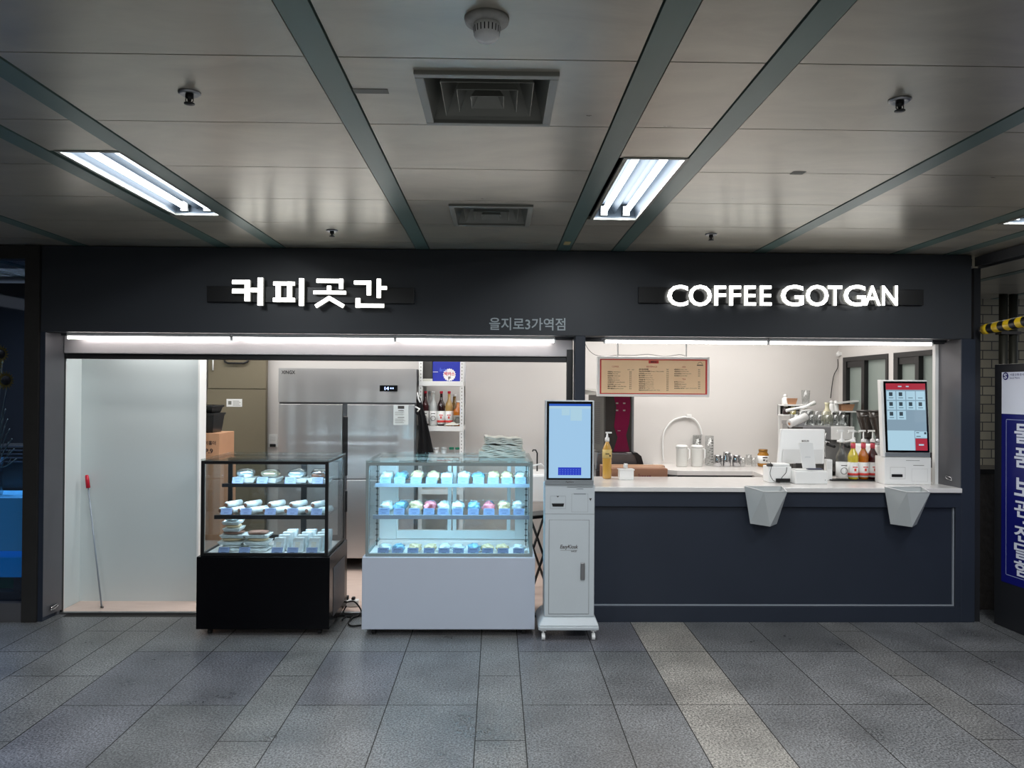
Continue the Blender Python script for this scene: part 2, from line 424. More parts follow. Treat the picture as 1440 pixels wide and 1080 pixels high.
# hall walls out of view
struct(MB().box(-6.4, 6.1, -5.1, -5, 0, CZ).build('wall_rear', mat('hall_wall', (120,116,108), .5)))
struct(MB().box(-6.5, -6.4, -5, 9.2, 0, CZ).build('wall_hall_left', mat('hall_wall_dark', (64,62,60), .5)))
struct(MB().box(6.0, 6.1, -5, 3.6, 0, CZ).build('wall_hall_right', mat('hall_wall_right_dark', (84,82,78), .5)))

# shop front
fb = MB().box(XL, XR, Y0, Y0+.16, 2.092, CZ-.006)
struct(fb.build('wall_fascia', 'fascia', bevel=.004))
struct(MB().box(XL, XL+.035, Y0, Y0+.16, .0, 2.092).build('trim_left_stile', 'navy'))
lj = MB(); lj.hexa([(XL+.035,Y0+.004,.03),(XL+.06,Y0+.2,.03),(XL+.04,Y0+.2,.03),(XL+.0351,Y0+.16,.03),
    (XL+.035,Y0+.004,2.09),(XL+.06,Y0+.2,2.09),(XL+.04,Y0+.2,2.09),(XL+.0351,Y0+.16,2.09)])
lj.box(XL+.002, XL+.05, Y0+.16, Y0+.2, .0, 2.09)
struct(lj.build('trim_left_jamb', 'jamb'))
struct(MB().box(XL+.036, XL+.06, Y0+.2, Y0+.225, .0, 2.0).build('trim_left_guide_rail', 'black'))
struct(MB().box(XL+.036, XL+.05, Y0+.225, Y0+.25, .0, 2.0).build('trim_left_liner', 'white'))
struct(MB().box(XR-.075, XR+.03, Y0, Y0+.16, 0, 2.092).build('trim_right_stile', 'navy', bevel=.003))
rj = MB(); rj.hexa([(XR-.075,Y0+.006,.95),(XR-.075,Y0+.16,.95),(XR-.088,Y0+.26,.95),(XR-.095,Y0+.26,.95),
    (XR-.075,Y0+.006,2.09),(XR-.075,Y0+.16,2.09),(XR-.088,Y0+.26,2.09),(XR-.095,Y0+.26,2.09)])
struct(rj.build('trim_right_jamb', 'jamb'))
struct(MB().box(XR-.12, XR-.088, Y0+.26, Y0+.30, .97, 2.09).build('trim_right_guide_rail', 'wgloss'))
struct(MB().box(XR+.03, XR+.08, Y0+.02, Y0+.12, 0, 2.62).build('trim_corner_post', 'cabinet'))
struct(MB().box(.572, .645, Y0, Y0+.14, 0, 2.092).build('trim_middle_post', 'navy', bevel=.003))
struct(MB().box(.525, .572, Y0+.17, Y0+.22, 0, 2.0).build('trim_middle_guide_rail', 'black'))
sb = MB().box(XL+.062, .572, Y0+.19, Y0+.32, 1.945, 2.075)
struct(sb.build('trim_shutter_box', 'shutter', bevel=.006))
struct(MB().box(XL+.062, .572, Y0+.21, Y0+.27, 1.905, 1.944).build('trim_shutter_rail', 'black', bevel=.004))
struct(MB().box(.645, XR-.09, Y0+.19, Y0+.24, 2.065, 2.09).build('trim_opening_head', 'fascia'))
struct(MB().box(XL+.01, XR-.08, Y0+.165, Y0+.32, 2.076, 2.2).build('trim_soffit_filler', 'fascia'))
# shop room
struct(MB().box(XL-.05, XW+.06, YB, YB+.08, 0, 2.6).build('wall_back', 'wallwhite'))
struct(MB().box(XL-.05, XL+.015, Y0+.24, YB, 0, 2.6).build('wall_left', 'panelwhite'))
struct(MB().box(XL-.05, XW+.06, Y0+.17, YB+.08, 2.6, 2.66).build('ceiling_shop', 'wallwhite'))
pl = MB().box(XL+.015, X(280,6.15), 6.15, 6.23, .004, 2.6)
struct(pl.build('wall_partition', 'panelwhite'))
struct(MB().box(X(280,6.15)-.001, X(280,6.15)+.012, 6.12, 6.26, .004, 2.6).build('trim_partition_edge', 'wgloss'))
struct(MB().box(-3.05, X(291,7.9), 7.86, 7.95, .004, 2.6).build('wall_back_pier', 'wallwhite'))

# right wall with two sliding windows
WZ0, WZ1 = 1.08, 2.045
y_a0, y_a1 = 6.02, 6.83; y_b0, y_b1 = 6.93, 7.84
w = MB()
w.box(XW, XW+.06, Y0+.16, YB, 0, WZ0); w.box(XW, XW+.06, Y0+.16, YB, WZ1, 2.6)
for a, b in ((Y0+.16, y_a0), (y_a1, y_b0), (y_b1, YB)): w.box(XW, XW+.06, a, b, WZ0, WZ1)
struct(w.build('wall_right', 'wallwhite'))
for i, (a, b) in enumerate(((y_a0, y_a1), (y_b0, y_b1))):
    fr = MB(); t = .045
    fr.box(XW-.01, XW+.055, a, b, WZ0, WZ0+.06); fr.box(XW-.01, XW+.055, a, b, WZ1-t, WZ1)
    fr.box(XW-.01, XW+.055, a, a+t, WZ0+.06, WZ1-t); fr.box(XW-.01, XW+.055, b-t*1.7, b, WZ0+.06, WZ1-t)
    m_ = a+(b-a)*.52
    fr.box(XW-.012, XW+.03, m_-.03, m_+.03, WZ0+.06, WZ1-t)
    fr.box(XW, XW+.03, m_+.03, b-t*1.7, WZ1-t-.06, WZ1-t); fr.box(XW, XW+.03, a+t, m_-.03, WZ0+.06, WZ0+.12)
    f = struct(fr.build('window_%d' % (i+1), 'wframe', bevel=.002))
    MB().box(XW+.032, XW+.038, a+t, b-t, WZ0+.05, WZ1-t).build('pane', 'frost', f)
    MB().box(XW-.02, XW-.012, m_-.015, m_-.005, 1.42, 1.5).build('latch', 'black', f)

# ================================================================ SIGNS AND LIGHTS ON THE FASCIA
def S(Y): return Y/F
bk = thing('sign', 'glowing white Korean letters on a black bar, left on the dark fascia', 'sign', (0,0,0))
bk.location = P(438, 413, Y0)
o_ = bk.location
MB().box(X(293,Y0,403)-o_.x, X(583,Y0,415)-o_.x, -.03, 0, P(293,425,Y0).z-o_.z, P(293,403,Y0).z-o_.z).build('backing_bar', 'black', bk, bevel=.002)
def L2(px, py):     # letter plane, in sign coordinates
    p = P(px, py, Y0-.07); return (p.x-o_.x, p.z-o_.z)
def cr(cx, cy): return (280+cx/4.5, 370+cy/4.5)   # measured in an enlarged view of the sign
glyphs = [
 [((212,108),(322,135)),((212,163),(322,193)),((292,108),(325,243)),((330,158),(376,186)),((374,93),(407,270))],
 [((472,118),(608,144)),((470,220),(610,248)),((488,118),(518,248)),((560,118),(590,248)),((635,97),(665,272))],
 [((745,100),(915,128)),((888,100),(913,166)),((812,144),(838,190)),((725,175),(932,200)),'hat'],
 [((982,112),(1090,138)),((1062,112),(1090,205)),((1126,100),(1152,222)),((1126,146),(1190,170)),((992,222),(1022,284)),((992,257),(1172,284))]]
for gi, g in enumerate(glyphs):
    mb = MB()
    for q in g:
        if q == 'hat':
            for A, B in (((825,222),(748,270)), ((825,222),(908,270))):
                a, b = Vector(L2(*cr(*A))), Vector(L2(*cr(*B))); d = (b-a).normalized(); n = Vector((-d.y, d.x))*.0145
                a = a - d*.008; b = b + d*.012
                mb.prism([tuple(a+n), tuple(b+n), tuple(b-n), tuple(a-n)], 'y', -.085, -.055)
        else:
            a, b = L2(*cr(*q[0])), L2(*cr(*q[1]))
            mb.box(a[0], b[0], -.085, -.055, b[1], a[1])
    o2 = mb.build('letter', ['sign','signside'], bk, bevel=.003)
    for p_ in o2.data.polygons: p_.material_index = 0 if abs(p_.normal.y) > .5 and p_.center.y < -.07 else 1
bk = thing('sign', 'glowing white Latin letters on a black bar, right on the dark fascia', 'sign', P(1098, 418, Y0))
o_ = bk.location
MB().box(X(897,Y0,413)-o_.x, X(1296,Y0,423)-o_.x, -.03, 0, P(1296,430,Y0).z-o_.z, P(1296,408,Y0).z-o_.z).build('backing_bar', 'black', bk, bevel=.002)
# widths read off the photo, letter by letter
spans = [('C',937,968),('O',967,1001),('F',1003,1021),('F',1024,1042),('E',1045,1063),('E',1067,1085),('G',1096,1130),('O',1131,1165),('T',1162,1184),('G',1184,1217),('A',1213,1238),('N',1238,1262)]
for ch, a, b in spans:
    mb = MB(); z1 = L2((a+b)/2, 401 if ch in 'COG' else 402)[1]; z0 = L2((a+b)/2, 431 if ch in 'COG' else 430)[1]
    fit_text(mb, ch, L2(a+.9,415)[0], L2(b-.9,415)[0], z0, z1, -.085, bold=.012, depth=.03, sm_=1)
    mb.build('letter', ['sign','signside'], bk)
sg = thing('sign', 'small flat grey Korean station branch lettering low on the fascia above the middle post', 'sign', P(741, 456, Y0))
mb = MB(); o_ = sg.location
fit_text(mb, '을지로3가역점', X(688,Y0,456)-o_.x, X(795,Y0,456)-o_.x, -.044, .047, -.004, bold=.012, depth=.003)
mb.build('lettering', 'signgrey', sg)
def led_tube(px0, px1, py, label, light=True):
    Y = Y0+.09; a, b = X(px0, Y, py), X(px1, Y, py)
    t = thing('led_tube', label, 'tube light', ((a+b)/2, Y, 2.05), group='slim tube lights under the fascia'); hw = (b-a)/2
    MB().tube([(-hw+.008,0,.008),(hw-.008,0,.008)], .012, 10).build('diffuser', 'led', t)
    MB().box(-hw, hw, -.012, .012, .018, .04).build('housing', 'wgloss', t)
    for s in (-1, 1): MB().box(s*hw-.006, s*hw+.006, -.013, .013, -.006, .019).build('end_cap', 'wgloss', t)
led_tube(95, 325, 477, 'slim white tube light under the fascia, leftmost of the three over the display cases')
led_tube(327, 555, 479, 'slim white tube light under the fascia, middle of the three over the display cases')
led_tube(557, 780, 481, 'slim white tube light under the fascia, nearest the middle post over the display cases')
led_tube(850, 1079, 483, 'slim white tube light under the fascia, above the red bordered menu board')
led_tube(1081, 1310, 485, 'slim white tube light under the fascia, above the right half of the order counter')

# ================================================================ CEILING FITTINGS
def troffer(x0, x1, y0, y1, label, group='recessed fluorescent fittings'):
    t = thing('ceiling_light', label, 'ceiling light', ((x0+x1)/2, (y0+y1)/2, CZ-.004), group=group); hx, hy = (x1-x0)/2, (y1-y0)/2
    fr = MB(); e = .018
    fr.box(-hx,hx,-hy,-hy+e,0,.012); fr.box(-hx,hx,hy-e,hy,0,.012); fr.box(-hx,-hx+e,-hy+e,hy-e,0,.012); fr.box(hx-e,hx,-hy+e,hy-e,0,.012)
    fr.build('frame', 'duct', t)
    r = MB(); ix, iy = hx-e, hy-e; D = .085
    prof = [(-ix,.01),(-ix*.86,D),(-ix*.2,D),(0,.035),(ix*.2,D),(ix*.86,D),(ix,.01)]
    for a, b in zip(prof[:-1], prof[1:]): r.quad((a[0],-iy,a[1]),(b[0],-iy,b[1]),(b[0],iy,b[1]),(a[0],iy,a[1]))
    r.quad((-ix,-iy,.01),(ix,-iy,.01),(ix,-iy,D),(-ix,-iy,D)); r.quad((-ix,iy,.01),(ix,iy,.01),(ix,iy,D),(-ix,iy,D))
    r.build('reflector', 'reflector', t, fix=False)
    for s in (-1, 1):
        MB().tube([(s*ix*.52,-iy+.03,.045),(s*ix*.52,iy-.03,.045)], .017, 12).build('lamp_tube', 'tube', t)
        for q in (-1, 1): MB().box(s*ix*.52-.02, s*ix*.52+.02, q*(iy-.022)-.01, q*(iy-.022)+.01, .02, .075).build('lamp_holder', 'wgloss', t)
    return t
tr = troffer(-1.925, -1.635, 3.36, 4.60, 'recessed twin tube ceiling light, the left one over the glass display cases')
dup(tr, (.695, 3.98, CZ-.004), label='recessed twin tube ceiling light, the one right of the square air vents')
dup(tr, (3.175, 3.98, CZ-.004), label='recessed twin tube ceiling light cut off by the right edge of the photo')
for x in (-1.78, .695, 3.175): dup(tr, (x, .915, CZ-.004), label='recessed twin tube ceiling light overhead behind the viewer')
def diffuser(y0, y1, label):
    x0, x1 = -.275, .195
    t = thing('ceiling_vent', label, 'air vent', ((x0+x1)/2, (y0+y1)/2, CZ), group='square ceiling air vents'); hx = (x1-x0)/2; hy = (y1-y0)/2
    fr = MB(); e = .03
    for (a,b,c,d) in ((-hx,hx,-hy,-hy+e),(-hx,hx,hy-e,hy),(-hx,-hx+e,-hy+e,hy-e),(hx-e,hx,-hy+e,hy-e)): fr.box(a,b,c,d,-.014,.004)
    fr.build('frame', 'duct', t, bevel=.003)
    def cone(so, si, z0, z1):
        m = MB(); 
        o = [(-so*hx,-so*hy,z0),(so*hx,-so*hy,z0),(so*hx,so*hy,z0),(-so*hx,so*hy,z0)]
        i = [(-si*hx,-si*hy,z1),(si*hx,-si*hy,z1),(si*hx,si*hy,z1),(-si*hx,si*hy,z1)]
        for k in range(4): m.quad(o[k], o[(k+1)%4], i[(k+1)%4], i[k])
        return m
    cone(.88,.7,.0,.14).build('outer_cone', 'duct', t, solid=.002)
    cone(.66,.46,-.004,.12).build('louver', 'duct', t, solid=.002)
    cone(.44,.27,-.008,.10).build('louver', 'duct', t, solid=.002)
    c = cone(.24,.1,-.012,.05); c.box(-.1*hx,.1*hx,-.1*hy,.1*hy,.048,.052); c.build('centre_plate', 'duct', t, solid=.002)
    MB().box(-hx*.9,hx*.9,-hy*.9,hy*.9,.145,.15).build('plenum', 'dark', t)
diffuser(2.465, 2.945, 'large square louvred ceiling air vent nearest the viewer')
diffuser(4.25, 4.775, 'square louvred ceiling air vent farther back, nearer the fascia')
sd = thing('smoke_detector', 'round white dome smoke detector at the top of the picture', 'smoke detector', (-.035, 2.115, CZ))
MB().lathe([(.062,0),(.06,-.012),(.045,-.016)], n=28).build('base_ring', mat('detector_base', (176,174,168), .6, var=.25, scale=40), sd)
b = MB().lathe([(.036,-.014),(.038,-.03),(.034,-.05),(.026,-.06),(.0,-.064)], n=28); b.build('dome', 'wgloss', sd)
sl = MB()
for k in range(22):
    a = 2*PI*k/22; r = .0385; ca_, sa = math.cos(a), math.sin(a)
    sl.add([(r*ca_-.0015*sa, r*sa+.0015*ca_,-.026),(r*ca_+.0015*sa, r*sa-.0015*ca_,-.026),(r*.96*ca_+.0015*sa, r*.96*sa-.0015*ca_,-.044),(r*.96*ca_-.0015*sa, r*.96*sa+.0015*ca_,-.044)], [(0,1,2,3)])
sl.build('slots', 'black', sd, fix=False)
def sprinkler(x, y, label):
    t = thing('sprinkler', label, 'sprinkler', (x, y, CZ), group='ceiling sprinklers')
    MB().lathe([(.038,0),(.038,-.004),(.03,-.01),(.02,-.006)], n=24).build('escutcheon', 'steel', t)
    MB().lathe([(.014,-.004),(.014,-.02),(.007,-.024),(.006,-.036),(.018,-.038),(.018,-.041),(0,-.042)], n=16).build('head', 'black', t)
    MB().tube([(-.012,0,-.018),(-.013,0,-.03),(-.004,0,-.038)], .002, 6).tube([(.012,0,-.018),(.013,0,-.03),(.004,0,-.038)], .002, 6).build('yoke', 'darksteel', t)
sprinkler(-1.072, 2.68, 'ceiling sprinkler head left of the large air vent')
sprinkler(1.40, 2.655, 'ceiling sprinkler head on the right, nearest the viewer')
sprinkler(-1.076, 5.0, 'small ceiling sprinkler above the Korean glowing sign')
sprinkler(1.39, 4.99, 'small ceiling sprinkler above the Latin glowing sign')
tag(MB().box(-.06,.06,-.02,.02,-.001,0).build('label_sticker', 'sticker'), 'faded grey sticker strip on the ceiling panel left of the large vent', 'sticker').location = (-.44, 2.645, CZ-.0005)
tag(MB().box(-.03,.03,-.025,.025,-.001,0).build('label_sticker', 'sticker'), 'small peeling grey sticker on the ceiling panel between the right sprinklers', 'sticker').location = (1.40, 3.566, CZ-.0005)
tag(MB().box(-.022,.022,-.06,.06,-.002,0).build('label_sticker', mat('beige_tape', (190,170,120), .7)), 'beige tape patch on the green ceiling strip near the fascia', 'sticker').location = (.48, 5.33, CZ-.0045)

# ================================================================ ORDER COUNTER
cx0, cx1 = .648, XR-.075
ct = thing('order_counter', 'long navy panelled order counter with a white stone top under the menu board', 'counter', ((cx0+cx1)/2, Y0, 0))
hw = (cx1-cx0)/2
b = MB(); b.box(-hw, hw, .03, .6, .0, .955)
b.build('carcass', 'navy', ct)
b = MB(); b.box(-hw, hw, 0, .03, .845, .955); b.box(-hw, hw, 0, .03, 0, .115); b.box(hw-.04, hw, 0, .03, .115, .845); b.build('front_frame', 'navy', ct, bevel=.002)
b = MB(); b.box(-hw, hw-.04, .018, .0295, .116, .124); b.box(hw-.05, hw-.041, .018, .0295, .124, .84); b.build('edge_line', mat('edge_white', (150,156,164), .5), ct)
b = MB(); b.box(-hw-.0, hw-.002, -.02, .66, .956, .99); b.build('worktop', 'counter', ct, bevel=.004)
CT = .99

def bin_(px, label):
    t = thing('planter_bin', label, 'bin', (X(px, 5.53, 690), Y0-.021, 1.0), group='faceted bins on the counter front')
    bL, fL, fR, bR = (-.137,0,0), (-.044,-.14,-.02), (.122,-.14,-.02), (.136,0,0)
    L_, F_, R_, B_ = (-.097,-.01,-.27), (.02,-.085,-.278), (.096,-.01,-.272), (.0,-.002,-.27)
    m = MB(); v = [bL, fL, fR, bR, L_, F_, R_]
    m.add(v, [(0,1,4),(1,2,5),(1,5,4),(2,6,5),(2,3,6),(0,4,6,3),(4,5,6)])
    m.build('body', mat('bin_grey_white', (196,200,200), .55), t, solid=.004)
    r = MB(); 
    for a, b_ in ((bL,fL),(fL,fR),(fR,bR)): r.tube([a,b_], .004, 6)
    r.tube([bL,bR], .004, 6); r.build('rim', 'white', t)
bin_(1078, 'pale faceted bin hung on the counter front below the white payment box')
bin_(1277, 'pale faceted bin hung on the counter front below the upright ordering screen')

# ================================================================ DISPLAY CASES
def case(name, label, x0, x1, yf, depth, H, zd, col, inner, frame, lower_out=.02, led=True, shelves=(), tint=None, casters=True):
    cx = (x0+x1)/2; hw = (x1-x0)/2
    t = thing(name, label, 'display case', (cx, yf, 0))
    MB().box(-hw-.006, hw+.006, 0, depth, .045, zd).build('base_cabinet', col, t, bevel=.004)
    if casters:
        for sx in (-1, 1):
            for yy in (.07, depth-.07):
                MB().box(sx*(hw-.06)-.014, sx*(hw-.06)+.014, yy-.02, yy+.02, .028, .046).lathe([(.0,-.012),(.018,-.012),(.02,0),(.018,.012),(0,.012)], (0,0,0), 16).build('_c', 'rubber', t)
                o = t.children[-1]; 
    # frame
    u0, u1 = -hw+.012, hw-.012; e = .022; yy0 = lower_out
    fr = MB()
    fr.box(u0, u0+e, yy0, yy0+.02, zd, H-.012); fr.box(u1-e, u1, yy0, yy0+.02, zd, H-.012)
    fr.box(u0+e, u1-e, yy0, yy0+.02, H-.034, H-.012); fr.box(u0+e, u1-e, yy0, yy0+.02, zd, zd+.022)
    for u in (u0, u1-.012):
        fr.box(u, u+.012, yy0+.02, depth-.02, H-.026, H-.012); fr.box(u, u+.012, yy0+.02, depth-.02, zd, zd+.018); fr.box(u, u+.012, depth-.04, depth-.02, zd+.018, H-.026)
    fr.box(u0, u1, depth-.035, depth-.005, H-.03, H-.012)
    fr.build('glazing_frame', frame, t, bevel=.002)
    MB().box(u0+e, u1-e, yy0+.008, yy0+.013, zd+.022, H-.034).build('front_glass', 'caseglass', t)
    for u in (u0+.003, u1-.008): MB().box(u, u+.005, yy0+.021, depth-.041, zd+.018, H-.026).build('side_glass', 'caseglass', t)
    MB().box(u0, u1, yy0-.002, depth, H-.0115, H).build('top_glass', glass(name+'_top_glass', (240,246,245), .10, .45), t)
    MB().box(u0+.014, u1-.014, yy0+.022, depth-.045, zd+.001, zd+.006).build('deck', inner, t)
    if led:
        MB().box(u0+.03, u1-.03, yy0+.024, yy0+.038, H-.03, H-.016).build('light_strip', 'caseled', t)
    return t
ZD = .54
# black case
bx0, bx1, byf, bdep = X(277,5.30,830), X(462,5.30,830), 5.30, .62
bc = case('display_case', 'black refrigerated display case of sandwiches and rolls standing left of the white case', bx0, bx1, byf, bdep, 1.205, ZD, 'blackgloss', 'white', 'black')
# white case
wx0, wx1, wyf, wdep = X(510,5.30,830), X(751,5.30,830), 5.30, .72
wc = case('display_case', 'white refrigerated display case with brightly lit bread, between the black case and kiosk', wx0, wx1, wyf, wdep, 1.20, ZD, 'casewhite', 'wgloss', mat('case_frame_greygreen', (142,154,154), .4, .3))
for t in (bc, wc):
    for c in [c for c in t.children if c.name.startswith('_c')]:
        bpy.data.objects.remove(c)
def caster(t, x, y, r=.022, h=.045, wheel='rubber', top='darksteel'):
    c = MB().box(x-.018, x+.018, y-.018, y+.018, h-.008, h).box(x-.004,x+.004,y-.012,y+.012,r,h-.008).build('caster', top, t)
    m = MB(); n = 18
    for s in range(2):
        pass
    vs = []; 
    for xx in (-.011, .011):
        for k in range(n): vs.append((x+xx, y+r*math.cos(2*PI*k/n), r+r*math.sin(2*PI*k/n)))
    m.add(vs, [tuple(range(n)), tuple(range(2*n-1,n-1,-1))] + [(k,k+n,(k+1)%n+n,(k+1)%n) for k in range(n)])
    m.build('wheel', wheel, c)
for t, x0, x1, d in ((bc,bx0,bx1,bdep),(wc,wx0,wx1,wdep)):
    h = (x1-x0)/2
    for sx in (-1,1):
        for yy in (.06, d-.06): caster(t, sx*(h-.07), yy)
# insides
def shelf(t, x0, x1, y0, y1, z, th, m, glassy=True):
    MB().box(x0, x1, y0, y0+.012, z-th, z).build('shelf_rail', m, t)
    MB().box(x0, x1, y0+.0125, y1, z-.008, z-.001).build('shelf', 'caseglass' if glassy else 'wgloss', t)
hb = (bx1-bx0)/2; hwc = (wx1-wx0)/2
BZ = [ZD+.007, .785, .985]      # black case levels
WZ = [ZD+.007, .80, 1.005]
def case_z(py, Y, px): return P(px, py, Y).z
byA, byB = byf+.10, byf+.15
BZ[1] = case_z(727, byA, 380)+.012; BZ[2] = case_z(682, byB, 380)+.008
WZ[1] = case_z(727, wyf+.10, 630)+.012; WZ[2] = case_z(682, wyf+.13, 630)+.008
shelf(bc, -hb+.075, hb-.035, .10, .50, BZ[1], .028, 'black'); shelf(bc, -hb+.11, hb-.035, .15, .50, BZ[2], .024, 'black')
shelf(wc, -hwc+.05, hwc-.03, .10, .58, WZ[1], .028, mat('shelf_rail_grey', (150,158,172), .4)); shelf(wc, -hwc+.06, hwc-.03, .13, .58, WZ[2], .024, mat('shelf_rail_grey2', (150,158,172), .4))
# white case rear: posts, sliding door frames
rr = MB(); R0 = .615
rr.box(-hwc+.02, -hwc+.15, R0-.02, R0+.02, ZD+.01, 1.17); rr.box(hwc-.12, hwc-.02, R0-.02, R0+.02, ZD+.01, 1.17)
rr.box(-hwc+.15, hwc-.12, R0-.01, R0+.02, ZD+.01, ZD+.075); rr.box(-hwc+.15, hwc-.12, R0-.01, R0+.02, 1.15, 1.17)
for x in (-.44, -.035, .005, .42): rr.box(x-.014, x+.014, R0-.01, R0+.015, ZD+.075, 1.15)
rr.build('rear_door_frame', 'wgloss', wc, bevel=.002)
MB().box(-hwc+.15, hwc-.12, R0+.003, R0+.007, ZD+.075, 1.15).build('rear_door_glass', 'caseglass', wc)
for x in (-hwc+.045, hwc-.05):
    m = MB().box(x, x+.006, .3, .306, ZD+.02, 1.16)
    for k in range(14): m.box(x-.006, x+.012, .2985, .2995, ZD+.05+k*.042, ZD+.058+k*.042)
    m.build('shelf_upright', 'darksteel', wc)
rr = MB(); R0 = .53
rr.box(-hb+.02, -hb+.05, R0, R0+.02, ZD+.01, 1.17); rr.box(hb-.05, hb-.02, R0, R0+.02, ZD+.01, 1.17)
rr.box(-hb+.05, hb-.05, R0, R0+.02, ZD+.01, ZD+.05); rr.box(-hb+.05, hb-.05, R0, R0+.02, 1.14, 1.17); rr.box(.12, .16, R0, R0+.02, ZD+.05, 1.14)
rr.build('rear_door_frame', 'black', bc)
MB().box(-hb+.05, hb-.05, R0+.008, R0+.012, ZD+.05, 1.14).build('rear_door_glass', 'caseglass', bc)
MB().box(hb+.0065, hb+.0085, .12, bdep-.1, .1, ZD-.1).build('side_vent_panel', mat('vent_panel_grey',(60,62,66),.5), bc)

# price cards
def tag_proto(w, h):
    t = thing('price_card', 'x', 'price card', (0,0,0))
    MB().quad((-w/2,0,0),(w/2,0,0),(w/2,.02,h),(-w/2,.02,h)).build('card', 'tagpaper', t, solid=.0015)
    m = MB()
    k = [(.78,.34,.10,.9),(.55,.40,.05,.6),(.28,.20,.10,.9)]
    for z, hwid, th, _ in k:
        x = -hwid*w
        while x < hwid*w:
            ww = random.uniform(.05,.11)*w; x2 = min(x+ww, hwid*w)
            m.front(x, x2-.008*w, h*z-h*th/2, h*z+h*th/2, 0)
            x = x2 + .012*w
    m.v = [(a, b+.02*c/h-.0016, c) for a, b, c in m.v]
    m.build('printed_lines', 'tagink', t)
    return t
protos = [tag_proto(.076,.042), tag_proto(.076,.042), tag_proto(.076,.042)]
used_p = [False]*3
def put_tag(x, y, z, label, group, i):
    i %= 3
    if not used_p[i]:
        used_p[i] = True; t = protos[i]; t.location = (x,y,z); t['label'] = label; t['group'] = group; t.rotation_euler = (0,0,random.uniform(-.05,.05)); return
    dup(protos[i], (x,y,z), random.uniform(-.06,.06), label, group)
def dealt(name, label, cat, group, mb, mats, loc, rz=0, **k):
    o = mb.build(name, mats, **k); tag(o, label, cat, group); o.location = loc; o.rotation_euler = (0,0,rz); return o
wcx = (wx0+wx1)/2; bcx = (bx0+bx1)/2
lvl = ['bottom deck', 'middle shelf', 'top shelf']
for li in range(3):
    n = 10; z = WZ[li]; y = wyf + (.055, .118, .148)[li]
    pys = (592+175, 720, 676)[li]
    cxs = {0:[139,211,290,371,447,520,595,669,747,826], 1:[143,219,297,371,443,516,596,675,753,826], 2:[150,223,305,384,462,545,622,697,767,835]}[li]
    for k, c in enumerate(cxs):
        px = 500 + c/3.6; x = X(px, y, pys)
        put_tag(x, y, z+.0005, 'blue white price card, %s from the left on the white case %s' % (ORD[k], lvl[li]), 'price cards in the white display case', k+li)
        kind = (k*7+li*5) % 5
        col = ['wrap','bread','bluewrap','wrap','bread'][kind]
        if li == 1 and k in (3,7): col = 'pink'
        hh = (.045, .068, .062)[li]
        m = MB().blob((0,0,0), (.084,.12,hh*1.05), seed=k+li*11, amp=.6, sub=3, freq=2.6)
        words_ = {'wrap':'white wrapped', 'bread':'pale golden', 'bluewrap':'bluish wrapped', 'pink':'pink topped'}[col]
        dealt('packed_bread', '%s bread pack behind the %s card of the white case %s' % (words_, ORD[k], lvl[li]), 'bread', 'packed bread in the white display case', m, col, (min(x, wcx+hwc-.078)+random.uniform(-.006,.006), y+.10, z+.001), random.uniform(-.15,.15))
        if li > 0:
            m = MB().blob((0,0,0), (.066,.10,hh*.9), seed=k+li*17+40, amp=.4, sub=3, freq=2.4)
            dealt('packed_bread', 'second row bread pack behind the %s card of the white case %s' % (ORD[k], lvl[li]), 'bread', 'packed bread in the white display case', m, ['wrap','bluewrap'][k%2], (min(max(x, wcx-hwc+.1), wcx+hwc-.09), y+.25, z+.001), random.uniform(-.15,.15))
# black case contents
def cbx(cx_, Y, py=700): return X(270+cx_/6.35, Y, py)
y2 = byf+.168
for k, c in enumerate([405,622,875,1118]):
    x = cbx(c, y2); put_tag(x, y2, BZ[2]+.0005, 'price card, %s from the left on the black case top shelf' % ORD[k], 'price cards in the black display case', k)
    t = thing('snack_box', 'clear boxed snack behind the %s card on the black case top shelf' % ORD[k], 'food box', (min(x+.03, bcx+hb-.125), y2+.09, BZ[2]+.001), random.uniform(-.15,.15), 'boxed snacks in the black display case')
    MB().hexa([(-.06,-.05,0),(.06,-.05,0),(.06,.07,0),(-.06,.07,0),(-.072,-.06,.03),(.072,-.06,.03),(.072,.08,.03),(-.072,.08,.03)]).build('tray', 'wrap', t)
    MB().blob((0,.01,.028), (.12,.12,.05), seed=k, amp=.4).build('food', ['wrap','bread','wrap','brownbread'][k], t)
    MB().blob((.0,.01,.03), (.13,.13,.065), seed=k+5, amp=.3).build('film', 'bag', t)
y1_ = byf+.118
for k, c in enumerate([305,480,697,895,1110]):
    x = cbx(c, y1_); put_tag(x, y1_, BZ[1]+.0005, 'price card, %s from the left on the black case middle shelf' % ORD[k], 'price cards in the black display case', k)
    for j in range(3):
        t = thing('sandwich_roll', '%s white wrapped roll behind the %s card on the black case middle shelf' % (['left','top','right'][j], ORD[k]), 'sandwich roll', (min(x, bcx+hb-.135)+(-.035,.0,.04)[j]+.02, y1_+.10, BZ[1]+(.0225,.0625,.0225)[j]), -.5+random.uniform(-.12,.12), 'wrapped rolls in the black display case')
        MB().tube([(0,-.075,0),(0,-.07,0),(0,.07,0),(0,.075,0)], [.015,.022,.022,.015], 12).build('wrapper', 'wrap', t)
        MB().tube([(0,-.079,0),(0,-.0752,0)], .0145, 10).build('filling', 'pink' if (k==3 and j==2) else 'brownbread', t)
y0_ = byf+.06
for k, c in enumerate([280,465,757,895,1068]):
    x = cbx(c, y0_, 770); put_tag(x, y0_, BZ[0]+.0005, 'price card, %s from the left on the black case bottom deck' % ORD[k], 'price cards in the black display case', k)
